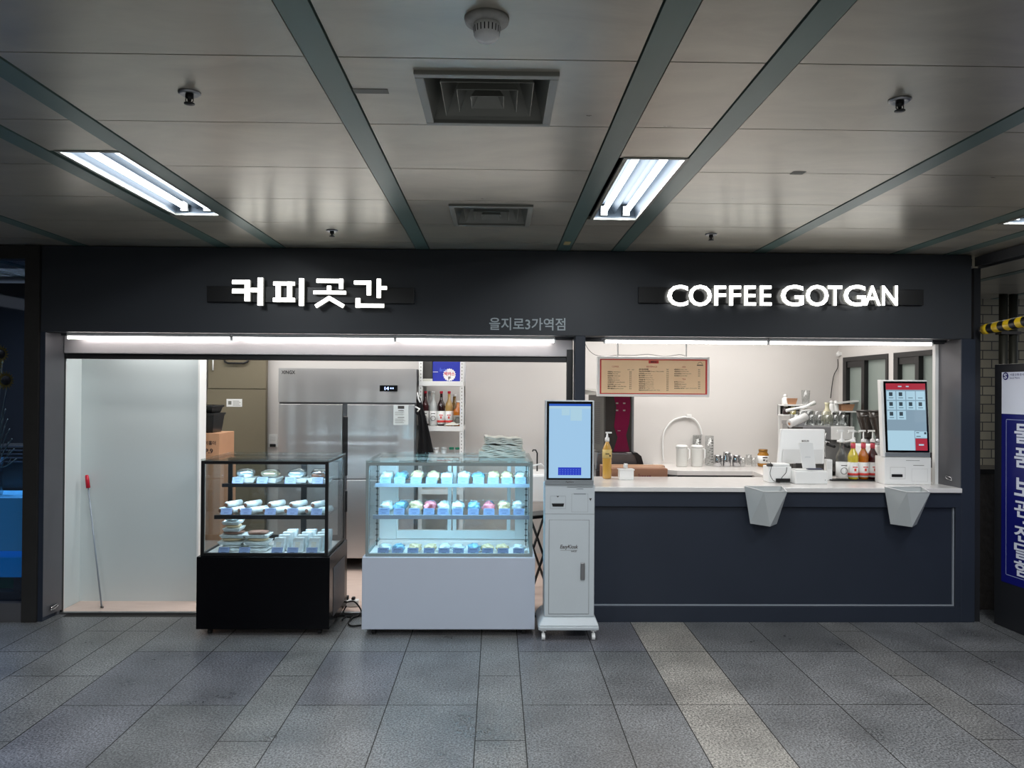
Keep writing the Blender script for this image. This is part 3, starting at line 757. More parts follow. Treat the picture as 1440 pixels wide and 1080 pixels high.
for s, (c, n) in enumerate(((375,5),(590,3))):
    x = cbx(c, y0_+.12, 770)
    for j in range(n):
        zz = BZ[0]+.001+j*.0465
        if s == 0: xj = x - .01 + (.004,-.003,.01,.006,0)[j]
        else: xj = x
        t = thing('food_tray', '%s filmed food tray in the %s stack on the black case bottom deck' % (['lowest','second','third','fourth','topmost'][j] if s==0 else ['lowest','middle','topmost'][j], ['left','second']. __getitem__(s)), 'food tray', (xj, y0_+.13, zz), 0, 'stacked food trays in the black display case')
        w_ = .085 if (s==0 and j<3) or s==1 else .06
        MB().hexa([(-w_*.85,-.055,0),(w_*.85,-.055,0),(w_*.85,.06,0),(-w_*.85,.06,0),(-w_,-.07,.022),(w_,-.07,.022),(w_,.075,.022),(-w_,.075,.022)]).build('tray', 'wrap', t)
        MB().blob((0,0,.0225), (w_*1.75,.125,.0225), seed=j+s*3, amp=.15).build('food', ['wrap','bread','brownbread','bread','wrap'][j], t)
for s, c in enumerate((765,935,1098)):
    for j in range(4):
        x = min(cbx(c, y0_+.05, 760), bcx+hb-.135)+j*.018; hh = .10+.012*j
        t = thing('sandwich', '%s upright white wrapped sandwich of the %s row on the black case bottom deck' % (['front','second','third','rear'][j], ['left','middle','right'][s]), 'sandwich', (x, y0_+.05+j*.042, BZ[0]+.001), -.12, 'upright sandwiches in the black display case')
        MB().hexa([(-.038,0,0),(.038,0,0),(.042,.03,0),(-.036,.03,0),(-.03,.012,hh),(.048,.012,hh*1.02),(.05,.036,hh*1.02),(-.028,.036,hh)]).build('wrapper', 'wrap', t, bevel=.005)
        MB().quad((-.016,.0015,.028),(.018,.0015,.028),(.024,.0075,hh*.72),(-.012,.0075,hh*.72)).build('label_patch', mat('patch_cream%d%d'%(s,j), (206,204,190), .5, var=.3, scale=90), t)

# ================================================================ FLOOR KIOSK
ky = 5.19; kx = X(800, ky, 860)
k = thing('ordering_kiosk', 'tall white floor standing ordering kiosk with a pale blue touch screen, on casters', 'kiosk', (kx, ky, 0))
q = S(ky+.06)
MB().box(-.205,.205,-.0,.38,.072,.10).hexa([(-.205,0,.10),(.205,0,.10),(.205,.38,.10),(-.205,.38,.10),(-.172,.04,.15),(.185,.04,.15),(.185,.34,.15),(-.172,.34,.15)]).build('base_plate', 'kiosk', k, bevel=.008)
for sx in (-1,1):
    for yy in (.035,.345): caster(k, sx*.17, yy, .024, .071, 'wgloss', 'wgloss')
yb = ky+.05
def kxp(px): return X(px, yb, 760)-kx
def kz(py): return Z(py, yb, 800)
zt, zs = kz(563), kz(681)
MB().box(kxp(766), kxp(836), .05, .23, .151, zs).build('column', 'kiosk', k, bevel=.006)
MB().box(kxp(765.5), kxp(834.5), .045, .11, zs+.001, zt).build('screen_housing', 'kiosk', k, bevel=.006)
MB().box(kxp(767.8), kxp(832), .0405, .0445, kz(674.5), kz(564.5)).build('bezel', 'bezel', k)
sc = MB().front(kxp(771), kxp(829.5), kz(672), kz(568), .0395).build('screen', 'screenblue', k)
MB().front(kxp(771), kxp(829.5), kz(571), kz(568), .039).build('header', 'screenhead', sc)
m = MB().front(kxp(771), kxp(829.5), kz(574.5), kz(571), .039); m.front(kxp(788.5), kxp(799.8), kz(584), kz(575), .0388); m.front(kxp(801), kxp(817), kz(591.5), kz(575), .0388); m.build('windows', 'screenwhite', sc)
MB().front(kxp(784), kxp(816.5), kz(668), kz(657), .039).build('keypad', 'screenkey', sc)
m = MB()
for r_ in range(3):
    for c_ in range(8): m.front(kxp(786+c_*3.8), kxp(787.2+c_*3.8), kz(661+r_*3), kz(659.8+r_*3), .0387)
m.build('keys', 'screenkeytxt', sc)
m = MB().box(kxp(766), kxp(834), .042, .0495, zs-.003, kz(675.5)); m.build('chin', 'silverbar', k)
m = MB(); fit_text(m, 'PayHere', kxp(795), kxp(806), kz(679), kz(676.6), .0415, bold=.01); m.build('lettering', 'ink', k)
def outline(m, x0, x1, z0, z1, y, w=.0012):
    m.front(x0,x1,z0,z0+w,y); m.front(x0,x1,z1-w,z1,y); m.front(x0,x0+w,z0,z1,y); m.front(x1-w,x1,z0,z1,y)
m = MB(); y_ = .0495
outline(m, kxp(773.5), kxp(795), kz(715.5), kz(697.5), y_); outline(m, kxp(803.5), kxp(826.5), kz(720), kz(694.5), y_)
m.front(kxp(806.5), kxp(823.5), kz(695.2), kz(694), y_-.0002); m.front(kxp(812), kxp(819), kz(687.8), kz(687), y_); m.front(kxp(810), kxp(820), kz(688), kz(687.3), y_-.0002)
m.front(kxp(765.8), kxp(836), kz(723.2), kz(722.6), y_)
m.build('seams', mat('seam_grey', (120,128,134), .5), k)
MB().box(kxp(797), kxp(833), .0485, .0499, kz(685.5), kz(684.2)).build('receipt_slot', 'silverbar', k)
MB().add([(kxp(775.5),y_-.001,kz(708)),(kxp(793),y_-.001,kz(708)),(kxp(792),y_-.001,kz(712.5)),(kxp(777),y_-.001,kz(712.5))],[(0,3,2,1)]).build('card_slot', 'black', k)
m = MB(); m.add([(kxp(828),y_-.001,kz(700.5)),(kxp(832),y_-.001,kz(700.5)),(kxp(830),y_-.001,kz(704.5))],[(0,1,2)]); m.add([(kxp(782),y_-.001,kz(697.6)),(kxp(786),y_-.001,kz(697.6)),(kxp(784),y_-.001,kz(699.6))],[(0,1,2)]); m.build('arrow_mark', 'darksteel', k)
d = MB().box(kxp(772.5), kxp(828), .047, .0515, kz(863), kz(731.5)).build('service_door', 'kiosk', k, bevel=.0015)
m = MB(); outline(m, kxp(771.8), kxp(828.6), kz(863.6), kz(731), .0497, .0018); m.build('door_gap', 'darksteel', k)
MB().box(kxp(816.5), kxp(822.5), .036, .0465, kz(815), kz(791)).build('handle', 'steel', d, bevel=.004)
m = MB(); fit_text(m, 'EasyKiosk', kxp(787.5), kxp(813), kz(773), kz(766), .0465, bold=.02, shear=.25); m.front(kxp(788), kxp(812), kz(773.9), kz(773.5), .0465); fit_text(m, 'NICE', kxp(803), kxp(811), kz(776.2), kz(774.2), .0465, bold=.03, shear=.2); m.build('lettering', 'ink', d)
m = MB().front(kxp(778), kxp(790), kz(880), kz(879), -.001)
M['neckred'] = mat('neck_rose', (214, 80, 96), .5, var=.1)
# ================================================================ BACK OF THE SHOP
# refrigerator
fy = 7.15; fx0, fx1 = X(391,fy,600), X(585,fy,600); fh = Z(518,fy,480)
fr = thing('refrigerator', 'tall two door stainless steel catering refrigerator behind the display cases', 'refrigerator', ((fx0+fx1)/2, fy, 0)); h = (fx1-fx0)/2
def fzz(py): return Z(py, fy, 480)
MB().box(-h, h, .03, .78, .12, fh).build('body', 'silverfront', fr, bevel=.004)
MB().box(-h, h, 0, .029, fzz(566), fh).build('top_panel', 'fridge', fr, bevel=.003)
for a, b in ((-h, X(481.5,fy)-fr.location.x), (X(487.5,fy)-fr.location.x, h-.012)):
    zsplit = fzz(674)
    for z0, z1, n_ in ((zsplit+.006, fzz(568.5), 'upper'), (.125, zsplit-.006, 'lower')):
        d = MB().box(a+.003, b-.003, 0, .029, z0, z1).build('door', 'fridge', fr, bevel=.004)
        if a > -.5*h:
            za, zb_ = (zsplit+.03, fzz(585)) if n_ == 'upper' else (.55, zsplit-.1)
            MB().box(a-.035, a+.012, -.006, .02, za, zb_).build('door_handle', 'black', d, bevel=.012, seg=3)
for sx in (-1,1):
    for yy in (.08,.68): MB().lathe([(.022,0),(.022,.02),(.016,.03),(.016,.119)], (sx*(h-.08),yy,0), 14).build('foot', 'darksteel', fr)
MB().box(X(533.5,fy)-fr.location.x, X(558.5,fy)-fr.location.x, -.006, -.001, fzz(550), fzz(541.5)).build('control_display', 'bezel', fr)
m = MB(); lx = lambda p: X(p,fy,545)-fr.location.x
fit_text(m, '14', lx(541), lx(547), fzz(548), fzz(543.5), -.0072, bold=.03); m.front(lx(549),lx(550.5),fzz(546.5),fzz(544.5),-.0072); m.front(lx(552),lx(553.5),fzz(546.5),fzz(544.5),-.0072)
m.build('display_digits', emis('digit_glow', (170,200,255), 3), fr)
m = MB(); fit_text(m, 'XINGX', lx(395.5), lx(415), fzz(526.5), fzz(521.5), -.001, bold=.02); m.build('lettering', 'black', fr)
nt_ = thing('notice', 'white laminated notice stuck on the right door of the steel refrigerator', 'notice', (X(564,fy,583), fy-.003, fzz(597)))
MB().box(-.069,.069,-.002,.001,0,fzz(569)-fzz(597)).build('sheet', 'panelwhite', nt_)
m = MB(); hN = fzz(569)-fzz(597); m.front(-.03,.03,hN-.035,hN-.008,-.003); m.front(-.025,.025,hN*.70,hN*.73,-.003); m.front(-.03,.03,hN*.36,hN*.39,-.003)
for q_ in range(5): m.front(-.055,.02+.01*(q_%3),hN*(.30-.05*q_),hN*(.31-.05*q_),-.003)
for q_ in range(4): m.front(-.055,.03-.01*(q_%2),hN*(.64-.05*q_),hN*(.65-.05*q_),-.003)
m.build('printed_lines', 'darksteel', nt_)

# khaki cabinet
ky_ = 7.8; a, b = X(291,ky_,560), X(374,ky_,560)
kc = thing('storage_cabinet', 'tall khaki metal cabinet with a black handle against the back wall', 'cabinet', ((a+b)/2, ky_, .004)); h = (b-a)/2
kz_ = lambda p: Z(p,ky_,330)-.004
MB().box(-h, h, .02, .06, 0, 2.3).build('carcass', 'khaki', kc)
MB().box(-h, h-.002, 0, .019, .05, kz_(547)-.004).build('lower_panel', 'khaki', kc, bevel=.002)
MB().box(-h+.01, h-.002, 0, .019, kz_(547)+.004, 2.28).build('upper_panel', 'khaki', kc, bevel=.002)
u = lambda p: X(p,ky_,520)-kc.location.x
MB().tube([(u(315),-.01,kz_(503)),(u(317.5),-.025,kz_(509)),(u(322),-.03,kz_(511)),(u(344),-.03,kz_(511)),(u(348.5),-.025,kz_(509)),(u(350.5),-.01,kz_(503))], .011, 8).build('handle', 'black', kc)
MB().tube([(u(300.5),-.02,kz_(503)),(u(300.5),-.02,kz_(521))], .009, 8).build('latch_bar', 'white', kc)
m = MB().front(u(319),u(341),kz_(572),kz_(561),-.002); m.build('notice_sticker', 'wgloss', kc)
m = MB(); 
for q_ in range(4): m.front(u(328),u(339-q_%2*2),kz_(570.3-2*q_),kz_(569.7-2*q_),-.003)
m.front(u(321.5),u(326),kz_(569),kz_(564),-.003); m.build('sticker_print', 'sticker', kc)
so = thing('wall_socket', 'double white wall socket left of the steel refrigerator', 'wall socket', (X(384.5,YB,620), YB, Z(620,YB,384)))
MB().box(-.045,.045,-.012,-.0,-.065,.068).build('plate', 'wgloss', so, bevel=.003)
MB().box(-.028,.028,-.016,-.0125,.0,.05).build('switch_rocker', 'white', so, bevel=.002)
MB().box(-.03,.03,-.03,-.0125,-.06,-.03).build('plug', 'rubber', so, bevel=.004)

# cardboard boxes and crates at the partition
cy = 6.42
def carton(x0, x1, y0, y1, z0, z1, label, m_='card', text=None, group='cartons stacked behind the partition'):
    t = thing('cardboard_box', label, 'box', ((x0+x1)/2, (y0+y1)/2, z0), 0, group); a, b, c = (x1-x0)/2, (y1-y0)/2, z1-z0
    MB().box(-a,a,-b,b,0,c).build('carton', m_, t, bevel=.003)
    MB().box(-a-.0005,a+.0005,-.025,.025,c+.0002,c+.001).build('tape', mat('tape'+label[:12], (196,160,120), .3), t)
    if text:
        mm = MB(); text(mm, a, b, c); mm.build('printing', text.mat, t)
    return t
x0, x1 = X(262,cy,620), X(308.5,cy,620); z1 = Z(609.5,cy,300); z0 = Z(642,cy,300)
def t1(mm, a, b, c):
    fit_text(mm, '테이홀더', -a*.1, a*.78, c*.50, c*.68, -b-.0015, bold=.02); fit_text(mm, 'P.9', a*.15, a*.62, c*.13, c*.34, -b-.0015, bold=.03)
t1.mat = 'ink'
carton(x0, x1, cy, cy+.36, z0, z1, 'brown cardboard box with black Korean printing under the black tubs', text=t1)
carton(x0, x1+.01, cy, cy+.38, .42, z0-.001, 'plain cardboard box directly beneath the printed one behind the black case')
carton(x0, x1+.02, cy, cy+.38, .004, .419, 'plain cardboard box on the floor at the bottom of the stack')
for z0_, zt_, wx, lb in ((z1+.002, Z(581,cy+.06,290), X(303,cy+.06,590), 'black plastic tub standing on the printed cardboard box'), (Z(581,cy+.06,290)+.002, Z(570,cy+.06,290), X(301,cy+.06,575), 'upper black plastic tub nested on the lower one')):
    t = thing('plastic_tub', lb, 'tub', (x0+.13, cy+.15, z0_), 0, 'black tubs on the cardboard box'); w_ = wx-(x0+.13); c = zt_-z0_
    MB().hexa([(-w_*.75,-.09,0),(w_*.75,-.09,0),(w_*.75,.12,0),(-w_*.75,.12,0),(-w_*.94,-.12,c),(w_*.94,-.12,c),(w_*.94,.15,c),(-w_*.94,.15,c)]).build('body', 'black', t, bevel=.004)
    MB().box(-w_,w_,-.13,.16,c-.018,c).build('rim', 'black', t, bevel=.004)

# rack
ry = 7.25; rx0, rx1 = fx1+.014, X(652,ry,560); rd = .42
rk = thing('shelf_rack', 'white perforated angle shelf rack of bottles right of the refrigerator', 'shelf', ((rx0+rx1)/2, ry, .004)); h = (rx1-rx0)/2
for sx in (-1,1):
    for yy in (0, rd):
        m = MB(); x_ = sx*h
        m.box(min(x_,x_-sx*.035), max(x_,x_-sx*.035), yy-.0015, yy+.0015, 0, 2.2); m.box(x_-.0015, x_+.0015, min(yy, yy+(.035 if yy == 0 else -.035)), max(yy, yy+(.035 if yy == 0 else -.035)), 0, 2.2)
        p_ = m.build('post', 'white', rk)
        if yy == 0:
            m = MB()
            for q_ in range(40): m.front(x_-sx*.0175-.004, x_-sx*.0175+.004, .9+q_*.033, .912+q_*.033, -.0025)
            m.build('slots', 'sticker', p_)
rz = [Z(543.5,ry,620), Z(607,ry,620), .70, .25]
RT = []
for z in rz:
    m = MB(); m.box(-h+.002, h-.002, -.004, rd+.004, z, z+.045)
    m.build('shelf', 'white', rk, bevel=.002); RT.append(z+.045+.004)
# grey back panel lies on the wall
# drinks carton
by_ = ry+.06; t = thing('drink_carton', 'deep blue drink carton with a white scalloped badge on the top rack shelf', 'box', (X(628,by_,525), by_, RT[0]+.001))
bx = lambda p: X(p,by_,525)-t.location.x; bz = lambda p: Z(p,by_,628)-t.location.z
MB().box(bx(608.5), bx(648), 0, .2, 0, bz(503)).build('carton', 'boxblue', t, bevel=.003)
m = MB(); pts = []
for q_ in range(36):
    r_ = .062 if q_ % 2 else .054; pts.append((bx(632)+r_*math.cos(2*PI*q_/36), -.002, bz(527)+r_*math.sin(2*PI*q_/36)))
m.add(pts, [tuple(range(36))]); m.front(bx(608.6), bx(616), bz(523.5), bz(522.8), -.002)
m.build('badge', 'white', t)
m = MB(); fit_text(m, '박카스', bx(625), bx(639.5), bz(528.5), bz(523), -.003, bold=.03); m.build('red_lettering', 'red', t)
m = MB(); fit_text(m, 'F', bx(630.5), bx(634), bz(534), bz(529.5), -.003, bold=.04); m.build('dark_lettering', 'ink', t)
m = MB(); fit_text(m, 'Bacchus', bx(618), bx(629), bz(522.5), bz(517.5), -.002, bold=.02, shear=.3); m.build('pale_lettering', 'screenkeytxt', t)
t = dealt('storage_tin', 'grey upright box left of the blue carton on the top rack shelf', 'box', None, MB().box(-.055,.055,0,.22,0,.24), 'darksteel', (X(599,ry,525), ry+.08, RT[0]+.001), bevel=.004)
t = dealt('folded_paper', 'small stack of white paper at the left of the top rack shelf', 'paper', None, MB().box(-.065,.065,0,.04,0,.022), 'paper', (X(598,ry,535), ry+.008, RT[0]+.001), bevel=.003)

def bottle(name, label, cat, loc, H, R, liq, cap='red', labelc='wgloss', band='menured', group=None, pump=False, neckband=None, fill=.9):
    t = thing(name, label, cat, loc, 0, group)
    prof = [(R*.85,0),(R,.01*H/.3),(R*.97,.25*H),(R*1.0,.46*H),(R*1.04,.56*H),(R*.9,.64*H),(R*.5,.73*H),(R*.4,.78*H),(R*.36,.93*H)]
    MB().lathe(prof+[(0,.931*H)], n=22).build('bottle_body', liq, t)
    if labelc:
        MB().lathe([(R*1.03,.06*H),(R*1.03,.43*H)], n=22).build('paper_label', labelc, t, solid=.0008)
        if band:
            MB().lathe([(R*1.045,.10*H),(R*1.045,.16*H)], n=22).build('label_band', band, t, solid=.0008)
            m = MB(); m.front(-R*.5,R*.5,.30*H,.325*H,-R*1.04); m.front(-R*.22,R*.22,.21*H,.28*H,-R*1.06); m.build('label_print', 'menured', t)
        else:
            m = MB(); pts = []; 
            for q_ in range(20): pts.append((R*.6*math.cos(2*PI*q_/20), 0, R*.6*math.sin(2*PI*q_/20)))
            m.tube([(p[0], -R*1.04, .22*H+p[2]) for p in pts]+[(pts[0][0], -R*1.04, .22*H)], .0022, 5); m.front(-R*.55,R*.55,.345*H,.365*H,-R*1.04); m.build('label_print', 'darksteel', t)
    if neckband: MB().lathe([(R*.45,.78*H),(R*.45,.91*H)], n=16).build('neck_label', neckband, t, solid=.001)
    if pump:
        m = MB().lathe([(R*.45,.932*H),(R*.5,.95*H),(R*.45,1.0*H),(.006,1.03*H),(.005,1.2*H)], n=14)
        m.box(-.036,.016,-.007,.007,1.2*H,1.24*H); m.add([(-.032,-.005,1.2*H),(-.032,.005,1.2*H),(-.04,.004,1.17*H),(-.04,-.004,1.17*H),(-.024,-.005,1.22*H),(-.024,.005,1.22*H)],[(0,1,2,3),(0,3,4),(1,5,2),(2,5,4,3)])
        m.build('pump', 'wgloss', t)
    else: MB().lathe([(R*.42,.932*H),(R*.42,1.0*H),(0,1.001*H)], n=16).build('cap', cap, t)
    return t
yb2 = ry+.10; g_ = 'syrup bottles on the rack shelf'
for px, H_, R_, lq, cp, lc, bd, lb, dy in ((598,.33,.034,'lred','red','wgloss',None,'red capped dark red syrup bottle on the rack, partly behind the apron',.02),(604,.33,.035,'lclear','wgloss',None,None,'clear bottle at the back of the rack behind the white labelled one',.12),
    (609.5,.33,.037,'lclear','wgloss','wgloss',None,'clear syrup bottle with a white wreath label on the rack shelf',0),(620.5,.33,.036,'ldark','red','wgloss','menured','red capped near black syrup bottle on the rack shelf',0),(631.5,.33,.036,'lcream','red','wgloss','menured','red capped amber syrup bottle on the rack shelf',0),(639,.30,.040,'lbrown','wgloss',None,None,'olive brown bottle at the back of the rack shelf',.1)):
    bottle('syrup_bottle', lb, 'bottle', (X(px,yb2+dy,580), yb2+dy, RT[1]+.001), H_, R_, lq, cp, lc, bd, g_)
bottle('juice_bottle', 'orange bottle with a grey label at the right end of the rack shelf', 'bottle', (X(644,yb2-.02,580), yb2-.02, RT[1]+.001), .24, .045, 'lamb', 'wgloss', 'sticker', None)
m = MB().add([(-.08,-.03,0),(.05,-.035,0),(.08,.0,.02),(.0,.012,.03)], [(0,1,2,3)])
dealt('loose_paper', 'creased white sheet lying before the bottles on the rack shelf', 'paper', 'x', m, 'paper', (X(636,ry,600), ry+.04, RT[1]+.012), solid=.002)
# lower rack things (seen above the case)
for i_, (px, c_, lb) in enumerate(((615,'panelwhite','white cup with yellow base'),(624,'white','pale tall cup'),(636,'green','teal capped jar'),(643,'green','second teal capped jar'))):
    t = thing('storage_jar', lb + ' on the lower rack shelf above the white case', 'jar', (X(px,ry+.1,635), ry+.1, 1.0 if False else RT[2]+.001))
for o in [o for o in COL.objects if o.name.startswith('storage_jar')]: bpy.data.objects.remove(o)
MBs = MB().box(-h+.002, h-.002, 0, rd, Z(648,ry,620)-.004-.03, Z(648,ry,620)-.004); MBs.build('shelf', 'white', rk); zs4 = Z(648,ry,620)+.001
for px, c_, lb, rr_ in ((613,'white','white cup with a yellow base at the left of the low rack shelf',.03),(624,'panelwhite','pale tall cup in the middle of the low rack shelf',.026),(635,'green','teal topped jar on the low rack shelf',.022),(643.5,'green','teal topped jar nearest the right rack post on the low shelf',.022)):
    t = thing('storage_jar', lb, 'jar', (X(px,ry+.08,635), ry+.08, zs4))
    MB().lathe([(rr_*.8,0),(rr_,.02),(rr_,.09),(rr_*.9,.1)], n=16).build('body', 'cupglass' if c_ == 'green' else c_, t)
    MB().lathe([(rr_*1.05,.1005),(rr_*1.05,.12),(0,.121)], n=16).build('lid', c_, t)
    if px == 613: MB().lathe([(rr_*1.3,0.0),(rr_*1.3,.018)], n=16).build('base', 'yellow', t)

# apron hanging on the left post
ap = MB(); ny, nx = 26, 14; ya = ry-.05
for j in range(ny+1):
    v = j/ny
    for i in range(nx+1):
        u_ = i/nx
        left = 585.5 + 3*math.sin(v*3) - (3 if .15<v<.3 else 0); right = 588+ (v**.7)*24
        px = left+(right-left)*u_; py = 556+v*92
        p = P(px, py, ya); ap.v.append((p.x, ya-.02*math.sin(u_*13+v*2)*min(1,v*2)-.015*math.sin(v*5), p.z))
for j in range(ny):
    for i in range(nx): a_ = j*(nx+1)+i; ap.f.append([a_,a_+1,a_+nx+2,a_+nx+1]); ap.mi.append(0); ap.sm.append(True)
c0 = P(590, 600, ya); ap.v = [(x-c0.x, y-c0.y, z-c0.z) for x,y,z in ap.v]
at_ = thing('apron', 'black apron hanging from the left post of the white rack', 'apron', c0)
ap.build('fabric', 'cloth', at_, solid=.003)
MB().tube([tuple(P(586.5,552,ya)-c0), tuple(P(588,560,ya-.01)-c0), tuple(P(591,566,ya-.02)-c0)], .008, 6).build('strap', 'wgloss', at_)
MB().tube([tuple(P(584,572,ya-.03)-c0), tuple(P(590,575,ya-.04)-c0), tuple(P(587,579,ya-.045)-c0)], .008, 6).build('tie', 'wgloss', at_)

# folded papers on the white case
zt_ = 1.2005; py_ = wyf+.42
for i_, (a, b, z0, z1, rz_, lb) in enumerate(((674,738,0,.045,.03,'lower folded stack of pale newspapers on the white case'),(680,734,.047,.085,-.05,'folded pale newspapers lying on the lower stack'),(681,733,.087,.135,.06,'crumpled topmost folded newspaper on the white case'))):
    x0, x1 = X(a,py_,630), X(b,py_,630); hh_ = (x1-x0)/2
    mm = MB(); nx = 12; layers = 4
    for L_ in range(layers):
        za = (z1-z0)*L_/layers; zb_ = (z1-z0)*(L_+.85)/layers; vs = []
        for i in range(nx+1):
            xx = -hh_+2*hh_*i/nx + random.uniform(-.004,.004); wv = .004*math.sin(i*1.3+L_+i_*2) + (.012*(1-i/nx) if i_ == 2 else 0)
            for yy in (-.11+random.uniform(-.006,.006), .12):
                vs += [(xx,yy,za+wv+.004),(xx,yy,zb_+wv+.004)]
        fs = []
        for i in range(nx):
            o1 = i*4; o2 = o1+4
            fs += [(o1,o2,o2+1,o1+1),(o1+1,o2+1,o2+3,o1+3),(o1+3,o2+3,o2+2,o1+2),(o1+2,o2+2,o2,o1)]
        fs += [(0,1,3,2),(nx*4,nx*4+2,nx*4+3,nx*4+1)]
        mm.add(vs, fs)
    dealt('folded_newspaper', lb, 'newspaper', 'folded newspapers on the white case', mm, 'paper', ((x0+x1)/2, py_, zt_+z0), rz_)

# sink corner behind the kiosk
sy = 7.0; t = thing('sink', 'white sink basin with a black hooked tap, left of the floor kiosk', 'sink', (X(756,sy,700), sy, .004))
zz = Z(668,sy,755)
MB().box(-.16,.16,0,.5,zz-.26,zz).build('basin', 'wgloss', t, bevel=.02)
for sx in (-1,1):
    for yy in (.05,.45): MB().box(sx*.13-.015,sx*.13+.015,yy-.015,yy+.015,0,zz-.262).build('leg', 'steel', t)
MB().tube([(.01,.3,zz),(.01,.3,zz+.17),(-.005,.3,zz+.2),(-.03,.3,zz+.2),(-.035,.3,zz+.185)], .007, 8).build('tap', 'black', t)
MB().tube([(-.1,.1,zz+.01),(-.05,.08,zz+.07),(.03,.08,zz+.09),(.1,.1,zz+.03)], .008, 8).build('hose', 'white', t)
t = thing('folding_stool', 'black folding stool standing under the sink left of the kiosk', 'stool', (X(757,6.5,760), 6.5, .004))
MB().box(-.14,.14,-.1,.1,.62,.65).build('seat', 'black', t, bevel=.008)
for yy in (-.09,.09):
    MB().tube([(-.13,yy,.0),(.12,yy,.62)], .011, 8).build('leg', 'black', t); MB().tube([(.13,yy*.8,.0),(-.12,yy*.8,.62)], .011, 8).build('leg', 'black', t)
t.rotation_euler = (0,0,.5)

# ice machine with magenta front
my = 7.05; a, b = X(849,my,600), X(891,my,600)
im = thing('drinks_machine', 'dark tall drinks machine with a magenta striped front, below the menu board', 'drinks machine', ((a+b)/2, my, .78)); h = (b-a)/2
mz = lambda p: Z(p,my,870)-.78; mx_ = lambda p: X(p,my,600)-im.location.x
top = mz(556)
MB().hexa([(mx_(849),0,mz(636)),(mx_(891),0,mz(636)),(mx_(891),.5,mz(636)),(mx_(838)-.01,.5,mz(636)),(mx_(849),0,top),(mx_(891),0,top),(mx_(891),.5,top),(mx_(838)-.01,.5,top)]).build('body', mat('machine_grey', (92,90,84), .45, .3, var=.1), im)
m = MB(); A = Vector((mx_(849),0)); B = Vector((mx_(838)-.01,.5))
for q_ in range(22):
    z_ = mz(626)+q_*(mz(565)-mz(626))/22; p1 = A.lerp(B,.2); p2 = A.lerp(B,.8)
    m.quad((p1.x-.004,p1.y,z_),(p2.x-.004,p2.y,z_),(p2.x-.004,p2.y,z_+.009),(p1.x-.004,p1.y,z_+.009))
m.build('louvre_slots', 'black', im)
MB().box(mx_(851),mx_(887),-.02,-.001,mz(635),top).build('front_door', 'darkglass', im, bevel=.004)
m = MB(); pr = [(862,556),(866,572),(863,600),(868,615),(862,635),(885,635),(880,612),(884,596),(886,575),(885,556)]
m.add([(mx_(x_),-.022,mz(y_)) for x_, y_ in pr], [tuple(range(len(pr)))]); m.build('magenta_stripe', 'magenta', im)
m = MB(); 
for (cx_, cz_) in ((867,567),(877,567),(867,577),(877,577)): m.front(mx_(cx_-1.6), mx_(cx_+1.6), mz(cz_+1), mz(cz_-1), -.024)
m.front(mx_(868),mx_(872),mz(606),mz(605),-.024); m.build('panel_icons', mat('icon_pale', (130,120,120), .4), im)
MB().box(mx_(888),mx_(891),-.012,-.001,mz(635),top).build('edge_strip', 'steel', im)
MB().hexa([(mx_(836),-.05,mz(556)+.005),(mx_(893),-.05,mz(556)+.005),(mx_(893),.5,mz(556)+.005),(mx_(822),.5,mz(556)+.005),(mx_(838),-.04,mz(551)),(mx_(893),-.04,mz(551)),(mx_(893),.5,mz(547)),(mx_(822),.5,mz(547))]).build('lid', mat('machine_lid', (150,148,142), .4), im)
t = thing('ice_bin', 'rounded silver ice bin with a black edged slanted lid beneath the dark machine', 'ice bin', ((a+b)/2, my-.14, .004)); h0 = Z(637,my-.12,870)
g = lambda p: X(p,my-.12,650)-t.location.x; gz = lambda p: Z(p,my-.12,870)-.004
MB().hexa([(g(838),0,.08),(g(896),0,.08),(g(896),.66,.08),(g(838),.66,.08),(g(838),.0,gz(662)),(g(902),.0,gz(662)),(g(902),.66,gz(662)),(g(838),.66,gz(662))]).build('body', 'silverfront', t)
MB().prism([(g(838),gz(661)),(g(904),gz(661)),(g(893),gz(638)),(g(840),gz(636.5))], 'y', .02, .11).build('lid', 'silverfront', t, bevel=.006)
MB().prism([(g(900),gz(663)),(g(907),gz(663)),(g(901),gz(641)),(g(895),gz(636)),(g(889),gz(636)),(g(893),gz(641))], 'y', -.01, .115).build('lid_edge', 'black', t)
MB().box(g(845),g(890),.15,.64,gz(661),gz(636)-.03).build('neck','silverfront',t)
for sx in (-1,1):
    for yy in (.06,.6): MB().lathe([(.02,0),(.02,.08)], (sx*.15,yy,0), 12).build('foot', 'black', t)

# cartons standing between counter and machine
cyy = 6.35; x0, x1 = X(858,cyy,660), X(939,cyy,660)
def t2(mm, a, b, c):
    fit_text(mm, 'jusooz', -a*.02, a*.42, c*.80, c*.93, -b-.0015, bold=.02)
    for q_ in (-.75,-.5,.62): fit_text(mm, '*', a*q_, a*(q_+.09), c*.84, c*.89, -b-.0015)
t2.mat = 'magenta'
carton(x0, x1, cyy, cyy+.28, .45, Z(659,cyy,900), 'long brown carton with dark red printing just behind the counter top', 'card2', text=t2, group=None)
carton(X(846,6.66,655), X(935,6.66,655), 6.66, 6.78, .45, Z(655,6.66,900), 'thin brown carton edge behind the red printed carton', 'card2', group=None)
ls = thing('low_shelf', 'low steel stand under the brown cartons behind the counter', 'shelf', ((x0+x1)/2, 6.58, .004)); h=(x1-x0)/2+.07
MB().box(-h,h,-.24,.24,.41,.445).build('top', 'steel', ls)
for sx in (-1,1):
    for yy in (-.22,.22): MB().box(sx*(h-.02)-.015,sx*(h-.02)+.015,yy-.015,yy+.015,0,.409).build('leg', 'steel', ls)

